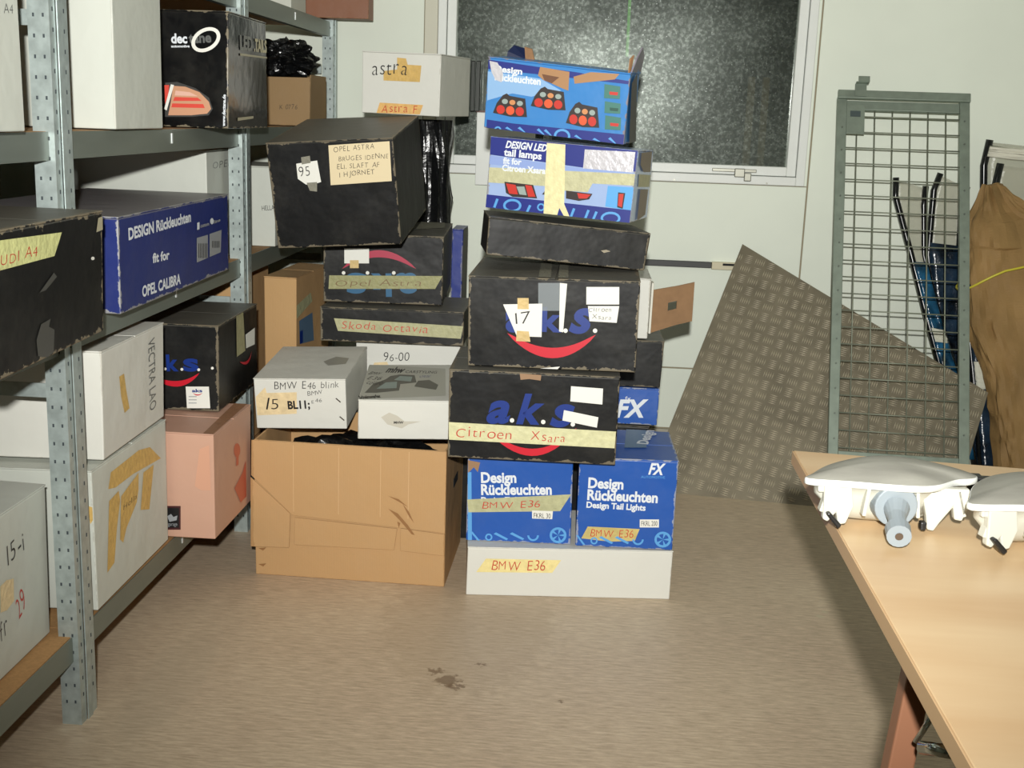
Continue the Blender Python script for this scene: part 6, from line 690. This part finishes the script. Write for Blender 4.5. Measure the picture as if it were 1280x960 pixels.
tb(MB().tube([(.448,1.46,.545),(.462,1.44,.600)],.004,8)).build('leg_brace',CHR,e,smooth=True)
# ------------------------------------------------------------------ headlamps on the table
HW=mat('lamp_housing_white',(196,196,184),.45); LENS=mat('dusty_lens',(150,149,140),.5,0,.5,var=.28,vs=9,bump=.05,stretch=(.5,2,1)); RIM=mat('lens_rim',(215,218,214),.35); BOOT=mat('grey_rubber',(140,150,156),.5); BLK=mat('black_abs',(28,28,28),.45)
OUT=[(-.135,-.045),(-.118,-.012),(-.085,.035),(-.035,.078),(.02,.096),(.07,.088),(.11,.06),(.135,.025),(.14,.002),(.128,-.012),(.10,-.022),(.065,-.052),(.035,-.064),(-.01,-.062),(-.07,-.053)]
def headlamp(label,loc,rz,sc,boot,mirror=1,tilt=0):
    e=empty('headlamp',loc,(tilt,0,rz)); tag(e,label,'headlamp')
    # refine the outline
    P=[];n=len(OUT)
    for i in range(n):
        a,b,c,d=[Vector(OUT[(i+k)%n]+(0,)) for k in(-1,0,1,2)]
        for t in(0,.25,.5,.75): P.append(.5*((2*b)+(-a+c)*t+(2*a-5*b+4*c-d)*t*t+(-a+3*b-3*c+d)*t**3)*sc)
    for p in P: p.x*=mirror
    N=len(P); H=.082
    V=[Vector((0.0,.012,H+.017))];F=[]
    R=6
    for r in range(1,R+1):
        t=r/R
        for p in P: V.append(Vector((p.x*t,p.y*t+.012*(1-t),H+.017*(1-t**2.2))))
    for k in range(N): F.append((0,1+k,1+(k+1)%N))
    for r in range(R-1):
        for k in range(N): a=1+r*N+k;b=1+r*N+(k+1)%N; F.append((a,a+N,b+N,b))
    o=pd('lens',V,F,LENS,e,smooth=True)
    V=[];F=[]
    for (s,z) in((1.0,H),(1.015,H-.001),(1.02,H-.009),(.985,H-.011)):
        for p in P: V.append(Vector((p.x*s,p.y*s,z)))
    for r in range(3):
        for k in range(N): a=r*N+k;b=r*N+(k+1)%N; F.append((a,b,b+N,a+N))
    pd('lens_rim',V,F,RIM,e,smooth=True)
    V=[];F=[]
    prof=((.985,H-.011,0),(.90,H-.014,.002),(.86,.055,.004),(.76,.040,.006),(.70,.026,.008),(.50,.012,.010),(.22,.004,.01))
    for (s,z,dy) in prof:
        for i,p in enumerate(P): 
            w=1+.08*noise.noise(Vector((i*.35,z*40,3))); V.append(Vector((p.x*s*w,p.y*s*w+dy,z)))
    for r in range(len(prof)-1):
        for k in range(N): a=r*N+k;b=r*N+(k+1)%N; F.append((a,b,b+N,a+N))
    F.append(tuple((len(prof)-1)*N+k for k in range(N)))
    pd('housing',V,F,HW,e,smooth=True)
    for (x,y,pts,m_) in((-.088,-.044,[(-.022,.074),(.020,.074),(.026,.040),(.016,.012),(.004,.010),(.000,.030),(-.012,.014),(-.020,.018)],HW),(.070,-.040,[(-.030,.074),(.045,.074),(.048,.050),(.038,.022),(.026,.024),(.022,.044),(.004,.018),(-.004,.004),(-.014,.006),(-.018,.028)],HW),
        (-.112,-.040,[(-.007,.072),(.007,.072),(.006,.060),(-.006,.060)],HW),(-.092,-.054,[(-.014,.030),(-.008,.033),(.012,.012),(.006,.006)],BLK),(.046,-.052,[(-.005,.022),(.005,.022),(.004,.008),(-.004,.008)],BLK)):
        q=MB().prism([(a*sc*mirror+x*sc*mirror,b) for a,b in pts],1,y*sc-.006,y*sc+.008); q.build('mounting_tab',m_,e,bev=.0025)
    if boot:
        q=MB(); q.tube([(0.0,-.030,.048),(0.0,-.060,.046)],[.036,.033],24).build('bulb_cap',BOOT,e,smooth=False,bev=.002)
        q=MB(); q.tube([(0.0,-.061,.044),(-.006,-.085,.038),(-.014,-.125,.030)],[.020,.014,.012],16).tube([(-.014,-.120,.031),(-.018,-.142,.027)],[.019,.018],16); q.build('cable_boot',BOOT,e,smooth=False)
        MB().tube([(-.018,-.1425,.027),(-.0181,-.1435,.0268)],.006,12).build('cable_hole',mat('boot_hole',(84,70,56),.8),e)
    for k,(x,a) in enumerate(((-.045,.1),(.034,-.1),(.105,-.3),(-.105,.25))):
        q=MB().box(-.003,.003,-.012,.004,-.022,.022,Matrix.Translation((x*sc*mirror,-.046*sc+(.012 if abs(x)>.1 else 0),.050))@Matrix.Rotation(a,4,'Y')); q.build('housing_rib',HW,e,bev=.0015)
    return e
headlamp('white headlamp with grey rubber boot lying lens-up at the far end of table',(.478,1.858,TT),math.radians(3),1.0,True)
headlamp('white headlamp without boot, cut off by the picture edge, on the table',(.695,1.80,TT),math.radians(14),1.06,False,1)
e=empty('bulb_cover',(.675,2.07,TT)); tag(e,'small black plastic cover on the table behind the first headlamp','cover')
MB().box(-.05,.05,-.03,.03,0,.020).build('cap',BLK,e,bev=.006); MB().box(-.03,.02,-.015,.015,.020,.027).build('rib',BLK,e,bev=.003)
